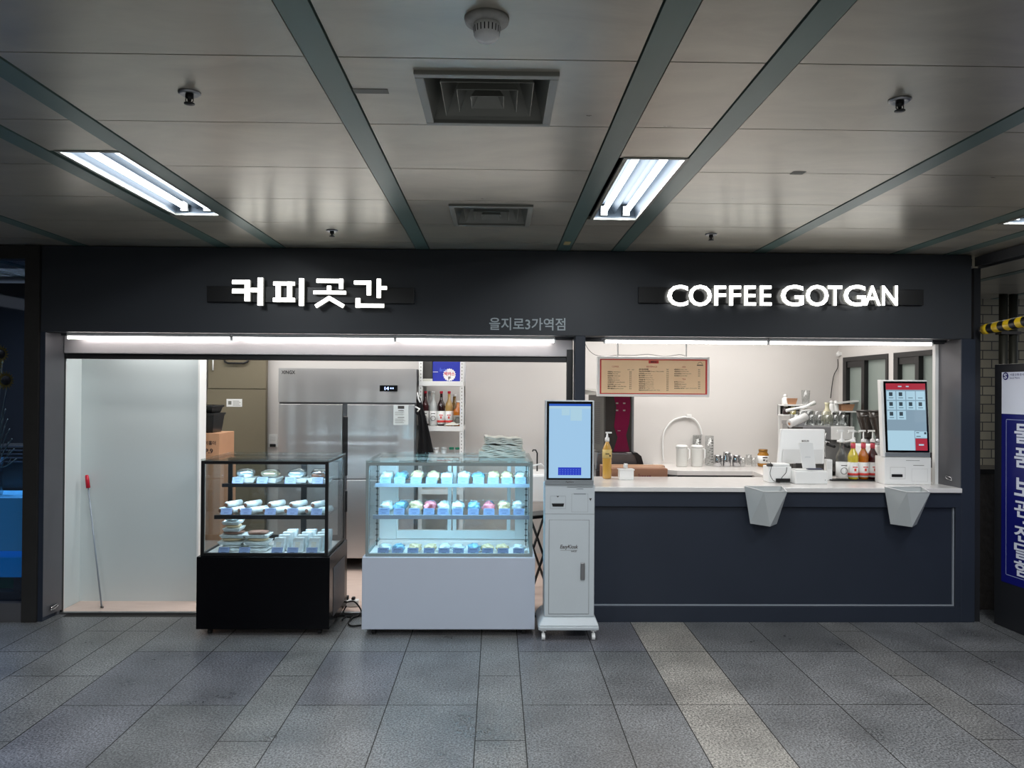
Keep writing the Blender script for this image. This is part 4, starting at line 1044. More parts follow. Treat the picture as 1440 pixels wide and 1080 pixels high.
# rear counter
ry0 = 7.28; bcx0 = X(952,ry0,665)
rc = thing('back_counter', 'white back counter of cups and jugs along the rear wall', 'counter', (0, ry0, .004))
zt2 = Z(662,ry0,1000)-.004; 
m = MB(); poly = [(bcx0,0),(bcx0-.10,.10),(bcx0-.10,YB-ry0-.002),(XW-.005,YB-ry0-.002),(XW-.005,-.80),(2.38,-.80),(2.44,0)]
m.prism(poly, 'z', zt2-.045, zt2); m.build('worktop', 'counter', rc, bevel=.003)
dx1 = X(1062,ry0+.03,670)
MB().box(bcx0+.02, 3.5, .06, YB-ry0-.05, 0, zt2-.0465).build('carcass', 'black', rc)
for a, b in ((X(960,ry0+.03,670), X(1009.5,ry0+.03,670)), (X(1010.5,ry0+.03,670), dx1)):
    MB().box(a, b, .03, .0595, .1, zt2-.065).build('door', 'wgloss', rc, bevel=.002)
MB().box(2.45, 3.54, -.76, .05, 0, zt2-.0465).build('side_carcass', 'wgloss', rc)
BC = zt2+.004
def on_back(px, py): 
    r = ray(px, py); t_ = (BC-CAMH)/r.z; return (r.x*t_, r.y*t_, BC+.0008)
for i_, (px, lb) in enumerate(((958.5,'frosted white jug with lid, left one on the back counter'),(980,'frosted white jug with lid, right one on the back counter'))):
    x, y, z = on_back(px, 656); s_ = S(y)
    t = thing('water_jug', lb, 'jug', (x,y,z), 0, 'frosted jugs on the back counter')
    MB().lathe([(.05,0),(.055,.01),(.055,.17),(.058,.19)], n=24).build('jug_body', mat('frosted_plastic%d'%i_, (214,214,210), .4), t)
    MB().lathe([(.06,.191),(.06,.205),(.045,.215),(0,.217)], n=24).build('lid', 'wgloss', t)
    MB().tube([(.055,-.02,.18),(.072,-.03,.17),(.072,-.03,.09),(.056,-.025,.07)], .006, 8).build('handle', 'wgloss', t)
x,y,z = on_back(999, 655); t = thing('measuring_tube', 'tall clear measuring container with black scale marks on the back counter', 'container', (x,y+.04,z))
MB().lathe([(.04,0),(.042,.004),(.042,.30)], n=22).build('cylinder', 'cupglass', t, solid=.002)
m = MB()
for q_ in range(14): m.front(-.03+(q_%3)*.012, -.012+(q_%3)*.012, .02+q_*.019, .024+q_*.019, -.044); 
for q_ in range(9): m.front(.01, .026, .03+q_*.028, .038+q_*.028, -.043)
m.build('scale_marks', 'darksteel', t)
t = dup(t, (x-.10, y+.14, z), label='second clear measuring container behind the frosted jugs')
x,y,z = on_back(970, 652); t = thing('scoop', 'clear upturned scoop standing between the two frosted jugs', 'scoop', (x,y+.06,z))
MB().tube([(0,0,0),(0,0,.16),(.005,0,.24)], [.008,.009,.012], 8).build('handle', 'cupglass', t); MB().lathe([(.012,.24),(.03,.27),(.032,.32),(.01,.36),(.0,.38)], n=14).build('bowl', 'bag', t)
for i_, (px, hh, lb) in enumerate(((1009,.115,'shiny steel milk pitcher, left of the three on the back counter'),(1022,.145,'taller shiny steel milk pitcher in the middle of the three'),(1035.5,.115,'shiny steel milk pitcher, right of the three on the back counter'))):
    x,y,z = on_back(px, 656); t = thing('milk_pitcher', lb, 'pitcher', (x,y,z), 0, 'steel milk pitchers on the back counter')
    MB().lathe([(.038,0),(.042,.01),(.042,hh*.5),(.033,hh*.9),(.035,hh)], n=24).build('pitcher_body', 'chrome', t, solid=.002)
    MB().tube([(.03,-.01,hh*.92),(.03,-.05,hh*.85),(.03,-.055,hh*.35),(.03,-.03,hh*.25)], .005, 8).build('handle', 'chrome', t)
for i_, px in enumerate((1045,1053,1060)):
    x,y,z = on_back(px, 656-i_%2*2); t = thing('drinking_glass', 'small clear glass, %s of three between the steel pitchers and the honey jar' % ['left','middle','right'][i_], 'glass', (x,y,z), 0, 'small glasses on the back counter')
    MB().lathe([(.022,0),(.024,.003),(.03,.09+.015*(i_==1))], n=20).build('glass_body', 'cupglass', t, solid=.002)
x,y,z = on_back(1073, 656); t = thing('honey_jar', 'amber jar with a white label and gold lid on the back counter', 'jar', (x,y,z))
MB().lathe([(.045,0),(.055,.01),(.055,.12),(.04,.145),(.04,.15)], n=24).build('jar_body', 'honey', t)
MB().lathe([(.044,.1505),(.044,.172),(0,.173)], n=20).build('lid', mat('gold_lid', (150,108,50), .35, .5), t)
MB().lathe([(.0565,.035),(.0565,.11)], n=24).build('paper_label', 'wgloss', t, solid=.001)
m = MB(); m.front(-.025,.025,.09,.1,-.059); m.front(-.02,.0,.06,.075,-.059); m.front(.008,.025,.055,.065,-.059); m.build('label_print', 'ink', t)
# arch of white hose on the back wall
hy = YB-.02; pts = [P(933,648,hy),P(932,630,hy),P(933,612,hy),P(938,600,hy),P(947,591,hy),P(958,587,hy),P(968,586.5,hy),P(977,590,hy),P(984,600,hy),P(987,612,hy)]
c0 = Vector(pts[0]); t = thing('water_hose', 'arched white water hose fixed to the rear wall above the jugs', 'hose', c0)
def smooth(pts, n=4):
    pts = [Vector(p) for p in pts]; out = []
    for i in range(len(pts)-1):
        p0, p1, p2, p3 = pts[max(i-1,0)], pts[i], pts[i+1], pts[min(i+2,len(pts)-1)]
        for k_ in range(n):
            q = k_/n; out.append(.5*((2*p1)+(-p0+p2)*q+(2*p0-5*p1+4*p2-p3)*q*q+(-p0+3*p1-3*p2+p3)*q**3))
    out.append(pts[-1]); return out
MB().tube([p-c0 for p in smooth(pts)], .009, 8).build('hose_tube', 'wgloss', t)
MB().box(*(lambda p: (p.x-.02, p.x+.03))(P(968,586,hy)-c0), -.02, .018, *(lambda p: (p.z-.015, p.z+.025))(P(968,586,hy)-c0)).build('clip', 'wgloss', t, bevel=.004)

# menu board
my2 = 6.55; a, b = X(840,my2,520), X(998,my2,530); zc0, zc1 = Z(558,my2,920), Z(501.5,my2,920)
mb_ = thing('menu_board', 'hanging cream menu board with a red border and white frame over the order counter', 'menu board', ((a+b)/2, my2, zc0), 0)
hw = (b-a)/2; hh = zc1-zc0
MB().box(-hw,hw,0,.06,0,hh).build('frame', 'wgloss', mb_, bevel=.006)
e = .022
pn = MB().front(-hw+e,hw-e,e,hh-e,-.002).build('red_border', 'menured', mb_)
MB().front(-hw+e+.012,hw-e-.016,e+.008,hh-e-.01,-.004).build('menu_sheet', 'menucream', mb_)
U = lambda p: -hw + (p-830*0)/1440*180*S(my2)*1.0
ux = lambda cx_: X(830+cx_/8, my2, 530)-mb_.location.x      # from the enlarged view
uz = lambda cy_: (545-cy_)/(545-95)*hh
m = MB().front(ux(655),ux(768),uz(172),uz(140),-.0055); m.build('title_tab', 'menured', mb_)
m = MB(); fit_text(m, 'MENU', ux(678), ux(750), uz(165), uz(145), -.0065, bold=.03); 
items = [[(268,'아메리카노','Americano',340),(290,'카페라떼','Cafe Latte',310),(314,'바닐라라떼','Vanilla Latte',335),(338,'카푸치노','Cappuccino',315),(361,'카페모카','Cafe Mocha',330),(384,'카라멜마끼아또','Caramel Macchiato',388),(408,'연유라떼','Dolce Latte',340),(431,'콜드브루','Cold Brew',405),(455,'헤이즐넛','Hazelnut Latte',372)],
 [(238,'초코라떼','',655),(261,'녹차라떼','Green Tea Latte',825),(285,'고구마라떼','Sweet Potato',680),(308,'딸기라떼','Strawberry Latte',698),(331,'유자차','Citron Tea',700),(355,'자몽차','Grapefruit Tea',717),(378,'레몬차','Lemon Tea',710),(401,'캐모마일','Chamomile',714),(425,'페퍼민트','Peppermint',712),(448,'생강차','Ginger Tea',720),(471,'복숭아아이스티','Peach Ice Tea',785)],
 [(238,'레몬에이드','Lemon Ade',1088),(261,'자몽에이드','Grapefruit Ade',1105),(285,'청포도에이드','Green Grape Ade',1135),(308,'유자에이드','Citron Ade',1088),(377,'딸기주스','Strawberry',1056),(401,'키위주스','Kiwi',1078),(425,'망고주스','Mango',1075),(448,'요거트스무디','Yogurt Smoothie',1198)]]
for ci, (x0c, xp) in enumerate(((195,440),(545,857),(944,1212))):
    for (cy_, ko, en, xe) in items[ci]:
        mid = x0c + (xe-x0c)*.45 if en else xe
        fit_text(m, ko, ux(x0c), ux(mid-4), uz(cy_+7), uz(cy_-7), -.0055, bold=.03)
        if en: fit_text(m, en, ux(mid), ux(xe), uz(cy_+5), uz(cy_-5), -.0055)
        fit_text(m, '3.5', ux(xp), ux(xp+22), uz(cy_+6), uz(cy_-6), -.0055, bold=.02)
fit_text(m, 'HOT', ux(418), ux(445), uz(248), uz(238), -.0055); fit_text(m, 'ICE', ux(468), ux(490), uz(248), uz(238), -.0055)
for i in range(9):
    a1 = PI*(.1+.8*i/8); m.front(ux(1232)+.02*math.cos(a1)-.002, ux(1232)+.02*math.cos(a1)+.002, uz(185)+.024*math.sin(a1)-.002, uz(185)+.024*math.sin(a1)+.002, -.0055)
m.front(ux(1197),ux(1268),uz(193),uz(184),-.0055)
m.build('lettering', 'ink', mb_)
m = MB()
for s_, x0c, x1c, cy_ in (('COFFEE',245,318,210),('BEVERAGE',632,752,208),('ADE',1033,1070,208),('TEA',1033,1072,346)): fit_text(m, s_, ux(x0c), ux(x1c), uz(cy_+8), uz(cy_-8), -.0055, bold=.0)
m.build('red_headings', 'redink', mb_)
for px in (869.5, 966): 
    xx = X(px, my2, 490)-mb_.location.x; MB().box(xx-.006,xx+.006,.02,.035,hh,2.598-zc0).build('hanging_rod', 'wgloss', mb_)
wp = smooth([P(822,481,my2),P(828,492,my2),P(838,500,my2),P(855,502,my2),P(869,500,my2),P(890,500.5,my2),P(913,499,my2),P(936,502,my2),P(956,499.5,my2),P(965,501,my2)])
c0 = mb_.location; MB().tube([p-c0+Vector((0,.03,.006)) for p in wp], .0022, 5).build('cable', 'rubber', mb_)

# ================================================================ ON THE COUNTER
def on_ct(px, py):
    r = ray(px, py); t_ = (CT-CAMH)/r.z; return (r.x*t_, r.y*t_, CT+.0005)
x,y,z = on_ct(853.5, 673); s_ = S(y)
t = thing('pump_bottle', 'golden drink bottle with a white pump at the left end of the counter', 'bottle', (x,y,z), .0)
Hh = .30; R = .037
MB().lathe([(R*.8,0),(R,.01),(R*.97,.04),(R,.06),(R*.97,.08),(R,.1),(R*.97,.12),(R,.14),(R,.22),(R*.85,.25),(R*.4,.285),(R*.36,.295),(0,.296)], n=24).build('bottle_body', 'loil', t)
MB().lathe([(R*1.02,.165),(R*1.02,.232)], n=24).build('paper_label', mat('tan_label', (206,180,110), .5, var=.2, scale=60), t, solid=.001)
m = MB(); m.front(-.018,.012,.196,.203,-R*1.06); m.front(.012,.024,.178,.192,-R*1.03); m.build('label_print', 'ink', t)
m = MB().lathe([(R*.48,.297),(R*.48,.325),(.009,.33),(.006,.36)], n=16); m.box(-.012,.036,-.007,.007,.36,.372); m.build('pump', 'wgloss', t)
x,y,z = on_ct(880, 674); t = thing('tissue_box', 'small white tissue box with a tissue sticking up beside the pump bottle', 'tissue box', (x,y,z))
MB().box(-.055,.055,-.05,.05,0,.075).build('box', 'wgloss', t, bevel=.004); MB().box(-.062,.062,-.056,.056,.0755,.083).build('lid', 'wgloss', t, bevel=.003)
MB().blob((-.002,0,.0835),(.038,.03,.04), seed=3, amp=.6, freq=2).build('tissue', 'white', t)

# POS monitor
x,y,z = on_ct(1128, 672); x, y = X(1128,6.03,670), 6.03
t = thing('pos_monitor', 'white point of sale monitor seen from behind on the order counter', 'monitor', (x,y+.06,z))
q = S(y+.06); g = lambda px: X(px,y+.06,625)-x; gz = lambda py: Z(py,y+.06,1130)-z
MB().hexa([(g(1093),-.02,gz(652)),(g(1158),-.02,gz(652)),(g(1158),.02,gz(652)),(g(1093),.02,gz(652)),(g(1102),.06,gz(604)),(g(1165),.06,gz(604)),(g(1165),.10,gz(604)),(g(1102),.10,gz(604))]).build('back_shell', 'wgloss', t, bevel=.01, seg=3)
MB().hexa([(g(1098),-.024,gz(651)),(g(1154),-.024,gz(651)),(g(1154),-.021,gz(651)),(g(1098),-.021,gz(651)),(g(1101),-.006,gz(632)),(g(1157),-.006,gz(632)),(g(1157),.0,gz(632)),(g(1101),.0,gz(632))]).build('back_cover', 'white', t)
MB().box(-.1,.1,-.07,.08,0,.03).build('foot', 'wgloss', t, bevel=.008)
MB().box(-.035,.035,-.02,.03,.031,gz(651)).build('stand', 'darksteel', t)
m = MB(); fit_text(m, 'BIXOLON', g(1129), g(1139), gz(621.5), gz(619), .022, bold=.03); m.build('lettering', 'ink', t)
# small printer
x,y,z = on_ct(1097, 679); t = thing('receipt_printer', 'small white receipt printer with a dangling black wire left of the payment box', 'printer', (x,y,z))
MB().box(-.09,.088,0,.13,0,.125).build('body', 'wgloss', t, bevel=.006)
MB().box(-.035,.075,-.012,-.0005,.006,.034).build('front_slot', 'black', t, bevel=.003)
MB().box(-.05,.08,.01,.12,.1255,.145).build('lid', 'wgloss', t, bevel=.005)
MB().tube(smooth([(-.08,-.004,.16),(-.075,-.02,.13),(-.085,-.02,.07),(-.06,-.02,.02),(-.01,-.02,.006)]), .0022, 6).tube(smooth([(.05,-.004,.12),(.04,-.015,.08),(.01,-.015,.045),(.005,-.016,.03)]), .0022, 6).build('wire', 'rubber', t)
MB().lathe([(.022,0),(.026,.01),(.015,.022),(0,.024)], (-.075,.02,.1255), 16).build('scanner_puck', 'darksteel', t)
# payment box with stand
x,y,z = on_ct(1142, 681); t = thing('payment_box', 'low square white payment box carrying an upright white card, front of the monitor', 'card reader', (x,y,z))
MB().box(-.128,.12,0,.16,0,.098).build('body', 'wgloss', t, bevel=.006); MB().box(-.11,.1,.02,.14,.0985,.106).build('top_plate', 'white', t, bevel=.002)
MB().lathe([(0,0),(.003,0)], (.1,-.001,.03), 8).box(.098,.103,-.0015,-.0005,.03,.034).build('indicator', 'black', t)
x2,y2_,z2 = x-.005, y+.06, z+.1066
t = thing('card_stand', 'upright white blank card standing on the payment box in a dark holder', 'sign card', (x2,y2_,z2))
MB().box(-.01,.10,-.03,.02,0,.010).build('holder', mat('holder_navy',(30,36,70),.4), t, bevel=.003)
MB().hexa([(-.05,-.02,.0105),(.05,-.02,.0105),(.05,-.012,.0105),(-.05,-.012,.0105),(-.074,.0,.205),(.034,.0,.205),(.034,.008,.205),(-.074,.008,.205)]).build('card', 'wgloss', t)
m = MB(); fit_text(m, 'SAMSUNG', -.032, .012, .092, .099, -.0125, bold=.0); m.build('printed_word', 'signgrey', t)
x,y,z = on_ct(1168.5, 676); t = thing('card_terminal', 'slim upright white terminal between the payment box and clear syrup bottle', 'terminal', (x,y+.02,z))
MB().box(-.028,.022,0,.05,0,.165).build('body', 'wgloss', t, bevel=.006); MB().box(-.036,-.0285,.005,.045,0,.07).build('side_cable', 'rubber', t)
MB().box(-.02,.015,-.003,-.0006,.09,.15).build('face_plate', 'white', t)
# tray + syrup bottles
x,y,z = on_ct(1201, 676); tr_ = dealt('bar_mat', 'black bar mat under the pump syrup bottles on the counter', 'mat', None, MB().box(-.19,.21,-.035,.075,0,.009), 'rubber', (x,y,z), bevel=.003)
zt3 = z+.0095
for i_, (px, lq, lb, lc, bd, nb) in enumerate(((1183.5,'cupglass','clear syrup bottle with wreath label and white pump, leftmost on the black mat','wgloss',None,None),(1199.5,'lyel','yellow syrup bottle with a white pump on the black mat','wgloss','menured','neckred'),(1214,'lamb','orange amber syrup bottle with a white pump on the black mat','wgloss','menured','neckred'),(1227,'lred','dark red syrup bottle with a white pump, nearest the ordering screen','wgloss','menured','neckred'))):
    yy = y+.02+.006*i_; bottle('syrup_bottle', lb, 'bottle', (X(px,yy,670), yy, zt3), .315, .043 if i_ == 0 else .0385, lq, 'wgloss', lc, bd, 'pump syrup bottles on the counter mat', pump=True, neckband=nb)
# countertop kiosk
x,y,z = on_ct(1276, 681.5); y = max(y, 5.70); t = thing('countertop_kiosk', 'white countertop ordering screen showing a drink menu at the right end of the counter', 'kiosk', (x,y,z), -.06)
g = lambda px: (px-1276)*S(y)*1.0; gz = lambda py: (681.5-py)*S(y)
MB().box(g(1244), g(1309), 0, .17, 0, gz(643)).build('base', 'wgloss', t, bevel=.004)
lean = .05
def lp(px, py, d=0):  # leaning head plane
    f = (643-py)/110; return (g(px - 3*f*0), lean*f*.6 - d, gz(py))
hd = [lp(1242.5,642.5), lp(1308,642.5), lp(1306,533), lp(1240.5,533)]
m = MB(); dd = .06
v = hd[:2]+[(hd[1][0],hd[1][1]+dd,hd[1][2]),(hd[0][0],hd[0][1]+dd,hd[0][2])] + [hd[3],hd[2],(hd[2][0],hd[2][1]+dd,hd[2][2]),(hd[3][0],hd[3][1]+dd,hd[3][2])]
m.hexa(v); m.build('screen_housing', 'wgloss', t, bevel=.004)
def fq(mm, a, b, c, d, dz): # px0,px1,py_top,py_bot
    def sk(px, py): return px - 2*(643-py)/110
    mm.quad(lp(sk(a,d),d,dz), lp(sk(b,d),d,dz), lp(sk(b,c),c,dz), lp(sk(a,c),c,dz))
m = MB(); fq(m,1246,1307,535,636,.003); m.build('bezel','bezel',t)
m = MB(); fq(m,1245,1307.5,636.5,642,.003); m.build('chin','silverbar',t)
m = MB(); fq(m,1249,1304,538,633,.0045); s0 = m.build('screen','screengrey',t)
m = MB(); fq(m,1249,1304,538,547,.0055); fq(m,1266,1271,541.5,543,.0065) ; m.mi[-1] = 1; fq(m,1277,1281,541.5,543,.0065); m.mi[-1] = 1; m.build('screen_header', ['screenred','screenwhite'], s0)
m = MB(); fq(m,1287.5,1304,616,633,.0055); fq(m,1292,1299,624,626,.0065); m.mi[-1] = 1; m.build('order_button', ['screenred','screenwhite'], s0)
m = MB(); fq(m,1249,1286.5,605,633,.0055); m.build('basket_area','screenwhite',s0)
m = MB(); fq(m,1287.5,1304,606,615,.0055)
for q_ in ((1289,1293,607.5,608.5),(1289,1295,612.5,613.5),(1300,1303,607,610)): fq(m,*q_,.0065); m.mi[-1] = 1
m.build('total_area',['screenwhite','screendark'],s0)
for r_, c_ in [(r,c) for r in range(3) for c in range(4) if r < 2 or c < 2]:
    m = MB(); fq(m, 1249.8+c_*13.6, 1262.2+c_*13.6, 549+r_*14, 561.5+r_*14, .0055)
    if not (r_ == 0 and c_ >= 2): fq(m, 1253+c_*13.6, 1258+c_*13.6, 550.5+r_*14, 556+r_*14, .0065); m.mi[-1] = 1
    fq(m, 1252.5+c_*13.6, 1259+c_*13.6, 558.2+r_*14, 559+r_*14, .0065); m.mi[-1] = 1
    m.build('menu_tile', ['screenwhite','screendark'], s0)
m = MB(); outline(m, g(1252), g(1273), gz(673.5), gz(657), -.001); outline(m, g(1282), g(1304), gz(677), gz(659), -.001, .0006); m.front(g(1274),g(1293),gz(647.6),gz(647),-.001); m.front(g(1284),g(1299),gz(654.6),gz(653.8),-.001); m.build('seams','sticker',t)
MB().box(g(1254), g(1269), -.004, -.0005, gz(671), gz(667)).build('card_slot', 'black', t)

# ================================================================ COFFEE CORNER
ey = 6.95; a, b = X(1122,ey,620), X(1200,ey,620)
em = thing('espresso_machine', 'grey espresso machine with glasses stacked on top, behind the pump bottles', 'espresso machine', ((a+b)/2, ey, BC+.001), 0); h = (b-a)/2
em.rotation_euler = (0,0,-.10)
Hm = Z(600,ey,1170)-BC
MB().box(-h,h,.12,.5,.04,Hm).build('body', mat('machine_silver', (150,150,150), .35, .6), em, bevel=.008)
MB().box(-h,h,-.0,.119,Hm-.12,Hm-.002).build('brew_head', mat('machine_silver2', (142,142,144), .35, .6), em, bevel=.008)
MB().box(-h,h,-.05,.119,.04,.085).build('drip_tray', 'darksteel', em, bevel=.004)
MB().box(.18*h,.98*h,-.012,-.001,Hm-.12,Hm+.002).build('side_panel', 'wgloss', em, bevel=.004)
for s_ in (-.5,.1,.6):
    p_ = MB().lathe([(.034,0),(.036,.03)], (s_*h,.05,Hm-.155), 16).build('group_head', 'chrome', em)
    MB().tube([(s_*h,.03,Hm-.165),(s_*h+.02,-.1,Hm-.175)], .013, 8).build('portafilter', 'rubber', p_)
MB().tube(smooth([(h*.0,-.02,Hm-.05),(-.02,-.06,Hm-.08),(-.03,-.07,Hm-.2),(-.02,-.05,Hm-.28)]), .006, 8).build('steam_wand', 'chrome', em)
MB().tube(smooth([(h*.35,-.03,Hm-.13),(h*.7,-.06,Hm-.13),(h*.95,-.05,Hm-.1)]), .01, 8).build('lever', 'wgloss', em)
for sx in (-1,1): MB().lathe([(.02,0),(.02,.04)], (sx*h*.85,.2,0), 12).lathe([(.02,0),(.02,.04)], (sx*h*.85,.45,0), 12).build('foot', 'black', em)
MB().box(-h*1.02,-h*.6,.12,.5,Hm+.001,Hm+.035).box(-h*.6,h*1.02,.48,.5,Hm+.001,Hm+.035).build('cup_rail', 'steel', em)
MR = Matrix.Rotation(-.10,3,'Z')
def em_w(u_, v_, z_): return em.location + MR @ Vector((u_, v_, z_))
gp = thing('drinking_glass', 'x', 'glass', (0,0,0)); MB().lathe([(.034,.10),(.031,0.003),(.0,0.0)][::-1], n=18).build('glass_body', 'cupglass', gp, solid=.002)
k_ = 0
for r_ in range(2):
    for c_ in range(7):
        uu = -.215 + c_*.0725; p = em_w(uu, .16+r_*.09, Hm+.002)
        lb = 'clear upturned glass, %s from the left in the %s row on the espresso machine' % (ORD[c_], ['front','rear'][r_])
        if k_ == 0: gp.location = p; gp['label'] = lb; gp['group'] = 'glasses on the espresso machine'
        else: dup(gp, p, label=lb, group='glasses on the espresso machine', scale=(1,1,1.0+.3*r_))
        k_ += 1
# bottle rack shelves
def spice(px, py, Y, label, c_, group, H=.1):
    p = P(px, py, Y); t = thing('powder_bottle', label, 'bottle', p, 0, group)
    MB().lathe([(.03,0),(.031,.005),(.031,H*.6),(.02,H*.75),(.018,H*.8)], n=16).build('bottle_body', c_, t)
    MB().lathe([(.02,H*.8+.001),(.018,H),(.008,H*1.12),(0,H*1.13)], n=14).build('cap', 'wgloss', t)
shy = 7.62
def ministand(px0, px1, levels, top_py, name_label, zb=None):
    a, b = X(px0,shy,570), X(px1,shy,570); t = thing('counter_rack', name_label, 'rack', ((a+b)/2, shy, BC+.001)); h_ = (b-a)/2
    for lv in levels:
        zz_ = Z(lv,shy,(px0+px1)/2)-BC; MB().box(-h_,h_,-.06,.1,zz_-.014,zz_).build('shelf', 'wgloss', t, bevel=.002)
    zt__ = Z(levels[0],shy,px0)-BC-.015
    for sx in (-1,1): MB().box(sx*(h_-.012)-.008,sx*(h_-.012)+.008,.085,.1,0,zt__-.0).build('upright', 'wgloss', t)
    MB().box(-h_,h_,.101,.106,Z(levels[-1],shy,px0)-BC-.014,zt__+.015).build('back_panel', 'darksteel', t)
    return t
ministand(1099, 1140, (569, 583), 569, 'small white two shelf rack of powder bottles, left on the back counter')
ministand(1166, 1205, (578, 606), 578, 'small white two shelf rack behind the espresso machine glasses')
for i_, (px, c_) in enumerate(((1105,'ldark'),(1115,'lyel'),(1127,'lbrown'))):
    spice(px, 582.5, shy, 'white capped powder bottle, %s on the lower shelf of the left rack' % ['left','middle','right'][i_], c_, 'powder bottles on the left rack', .09)
spice(1104, 568.5, shy, 'white capped bottle on the upper shelf of the left rack', 'wgloss', None, .09)
x_ = P(1112,568.5,shy); dealt('takeaway_box', 'tan paper box on the upper shelf of the left rack', 'box', None, MB().hexa([(-.04,-.03,0),(.04,-.03,0),(.04,.03,0),(-.04,.03,0),(-.055,-.04,.06),(.055,-.04,.06),(.055,.04,.06),(-.055,.04,.06)]), 'card', x_, bevel=.002)
x_ = P(1133,568.5,shy); t = thing('measuring_cup', 'clear tall cup at the right of the left rack', 'cup', x_); MB().lathe([(.03,0),(.033,.003),(.042,.14)], n=18).build('cup_body','cupglass',t,solid=.002)
for i_, px in enumerate((1168,1174)):
    spice(px+1, 577.5, shy, 'white bottle, %s on the top of the right rack' % ['left','right'][i_], 'wgloss', 'bottles on the right rack', .09)
for i_, px in enumerate((1170,1177,1184)):
    spice(px, 605.5, shy, 'white necked bottle, %s on the lower shelf of the right rack' % ['left','middle','right'][i_], 'wgloss', 'lower bottles on the right rack', .13)
x_ = P(1190,577.5,shy); t = thing('takeaway_box', 'tan paper bowl under a tilted white lid on the right rack', 'box', x_)
MB().hexa([(-.05,-.03,0),(.05,-.03,0),(.05,.04,0),(-.05,.04,0),(-.07,-.04,.065),(.07,-.04,.065),(.07,.05,.065),(-.07,.05,.065)]).build('carton','card',t,bevel=.002)
MB().hexa([(-.13,-.05,.066),(.11,-.05,.09),(.11,.06,.09),(-.13,.06,.066),(-.13,-.05,.076),(.11,-.05,.105),(.11,.06,.105),(-.13,.06,.076)]).build('lid','wgloss',t)
p = em_w(h*.55,.40,Hm+.002); t = thing('glass_carafe', 'cream coloured long necked carafe among the glasses on the espresso machine', 'carafe', p)
MB().lathe([(.05,0),(.055,.02),(.05,.10),(.02,.15),(.018,.19),(.026,.21)], n=22).build('body', mat('cream_glaze',(214,208,176),.3), t, solid=.002)
p = em_w(-h*.2,.40,Hm+.002); t = thing('paper_bucket', 'white tub behind the glasses on the espresso machine', 'tub', p)
MB().lathe([(.05,0),(.065,.13),(.068,.14),(0,.141)], n=22).build('body', 'white', t)
MB().tube([(-.2,0,.13),(-.02,0,.165),(.08,0,.21)], [.016,.014,.02], 8).build('handle', 'wgloss', t)
p = P(1120, 592, 6.74); t = thing('paper_roll', 'white paper roll lying slanted at the left of the espresso machine', 'paper roll', p)
c_ = (P(1110,596,6.70)-p, P(1133,586,6.76)-p); MB().tube([c_[0], c_[1]], .035, 20).build('roll', 'white', t); MB().tube([c_[0]+(c_[0]-c_[1]).normalized()*.001, c_[0]+(c_[0]-c_[1]).normalized()*.002], .014, 12).build('core', 'card', t)
st_ = MB().box(-.06,.04,-.05,.05, BC-p.z+.001, -.05); st_.build('holder', 'darksteel', t, bevel=.004)
# grinders
for i_, (px, Y) in enumerate(((1220,6.64),(1238,6.38))):
    x = X(px,Y,620); t = thing('coffee_grinder', 'coffee grinder with a smoky bean hopper, %s' % ['left one beside the glasses','right one half behind the ordering screen'][i_], 'coffee grinder', (x,Y,BC+.001), 0, 'coffee grinders in the corner')
    zt__ = Z(577,Y,px)-BC; zm = Z(617,Y,px)-BC
    MB().box(-.075,.09,-.08,.14,0,zm-.05).build('body','wgloss',t,bevel=.015,seg=3)
    MB().lathe([(.045,zm-.049),(.05,zm-.02),(.04,zm)], n=20).build('collar','steel',t)
    MB().lathe([(.035,zm+.001),(.045,zm+.04),(.085,zt__-.07),(.09,zt__-.012)], n=24).build('hopper', mat('hopper_smoke%d'%i_,(58,52,48),.12,var=.3), t)
    MB().lathe([(.094,zt__-.011),(.094,zt__),(0,zt__+.002)], n=24).build('lid','darksteel',t)
    MB().tube([(0,-.081,zm-.12),(0,-.09,zm-.16)], .014, 8).build('spout','rubber',t)
# cable on back wall, right corner
c0 = P(1173,520,YB-.02); t = tag(MB().tube([p_-c0 for p_ in smooth([P(1178,505,YB-.02),P(1178,517,YB-.02),P(1172,530,YB-.02),P(1168,560,YB-.02)])], .004, 6).build('wall_cable','rubber'), 'thin black cable hanging down the rear wall corner beside the window', 'cable'); t.location = c0
c0 = P(1179,497,YB-.04); t = tag(MB().lathe([(.02,-.03),(.022,.0),(.0,.03)]).box(-.01,.05,-.03,.0,-.02,.015).build('security_camera','wgloss'), 'small white camera in the upper rear corner by the window', 'camera'); t.location = c0

# mop stick
c0 = P(143,848,5.98); top_ = P(122,668,6.10)
t = thing('mop_stick', 'thin grey stick with a red grip leaning on the white partition', 'stick', (c0.x, 5.98, .005)); q = Vector(top_)-t.location
kq = q*.90
MB().tube([(0,0,.002), tuple(kq)], .006, 8).build('shaft', mat('stick_grey',(150,160,172),.4,.3), t); MB().tube([tuple(kq), tuple(q*.99), tuple(q)], [.016,.014,.010], 12).build('grip','red',t)
MB().tube([(0,0,.006),(.01,-.03,.008),(.03,-.035,.008)], .006, 6).build('hook','darksteel',t)

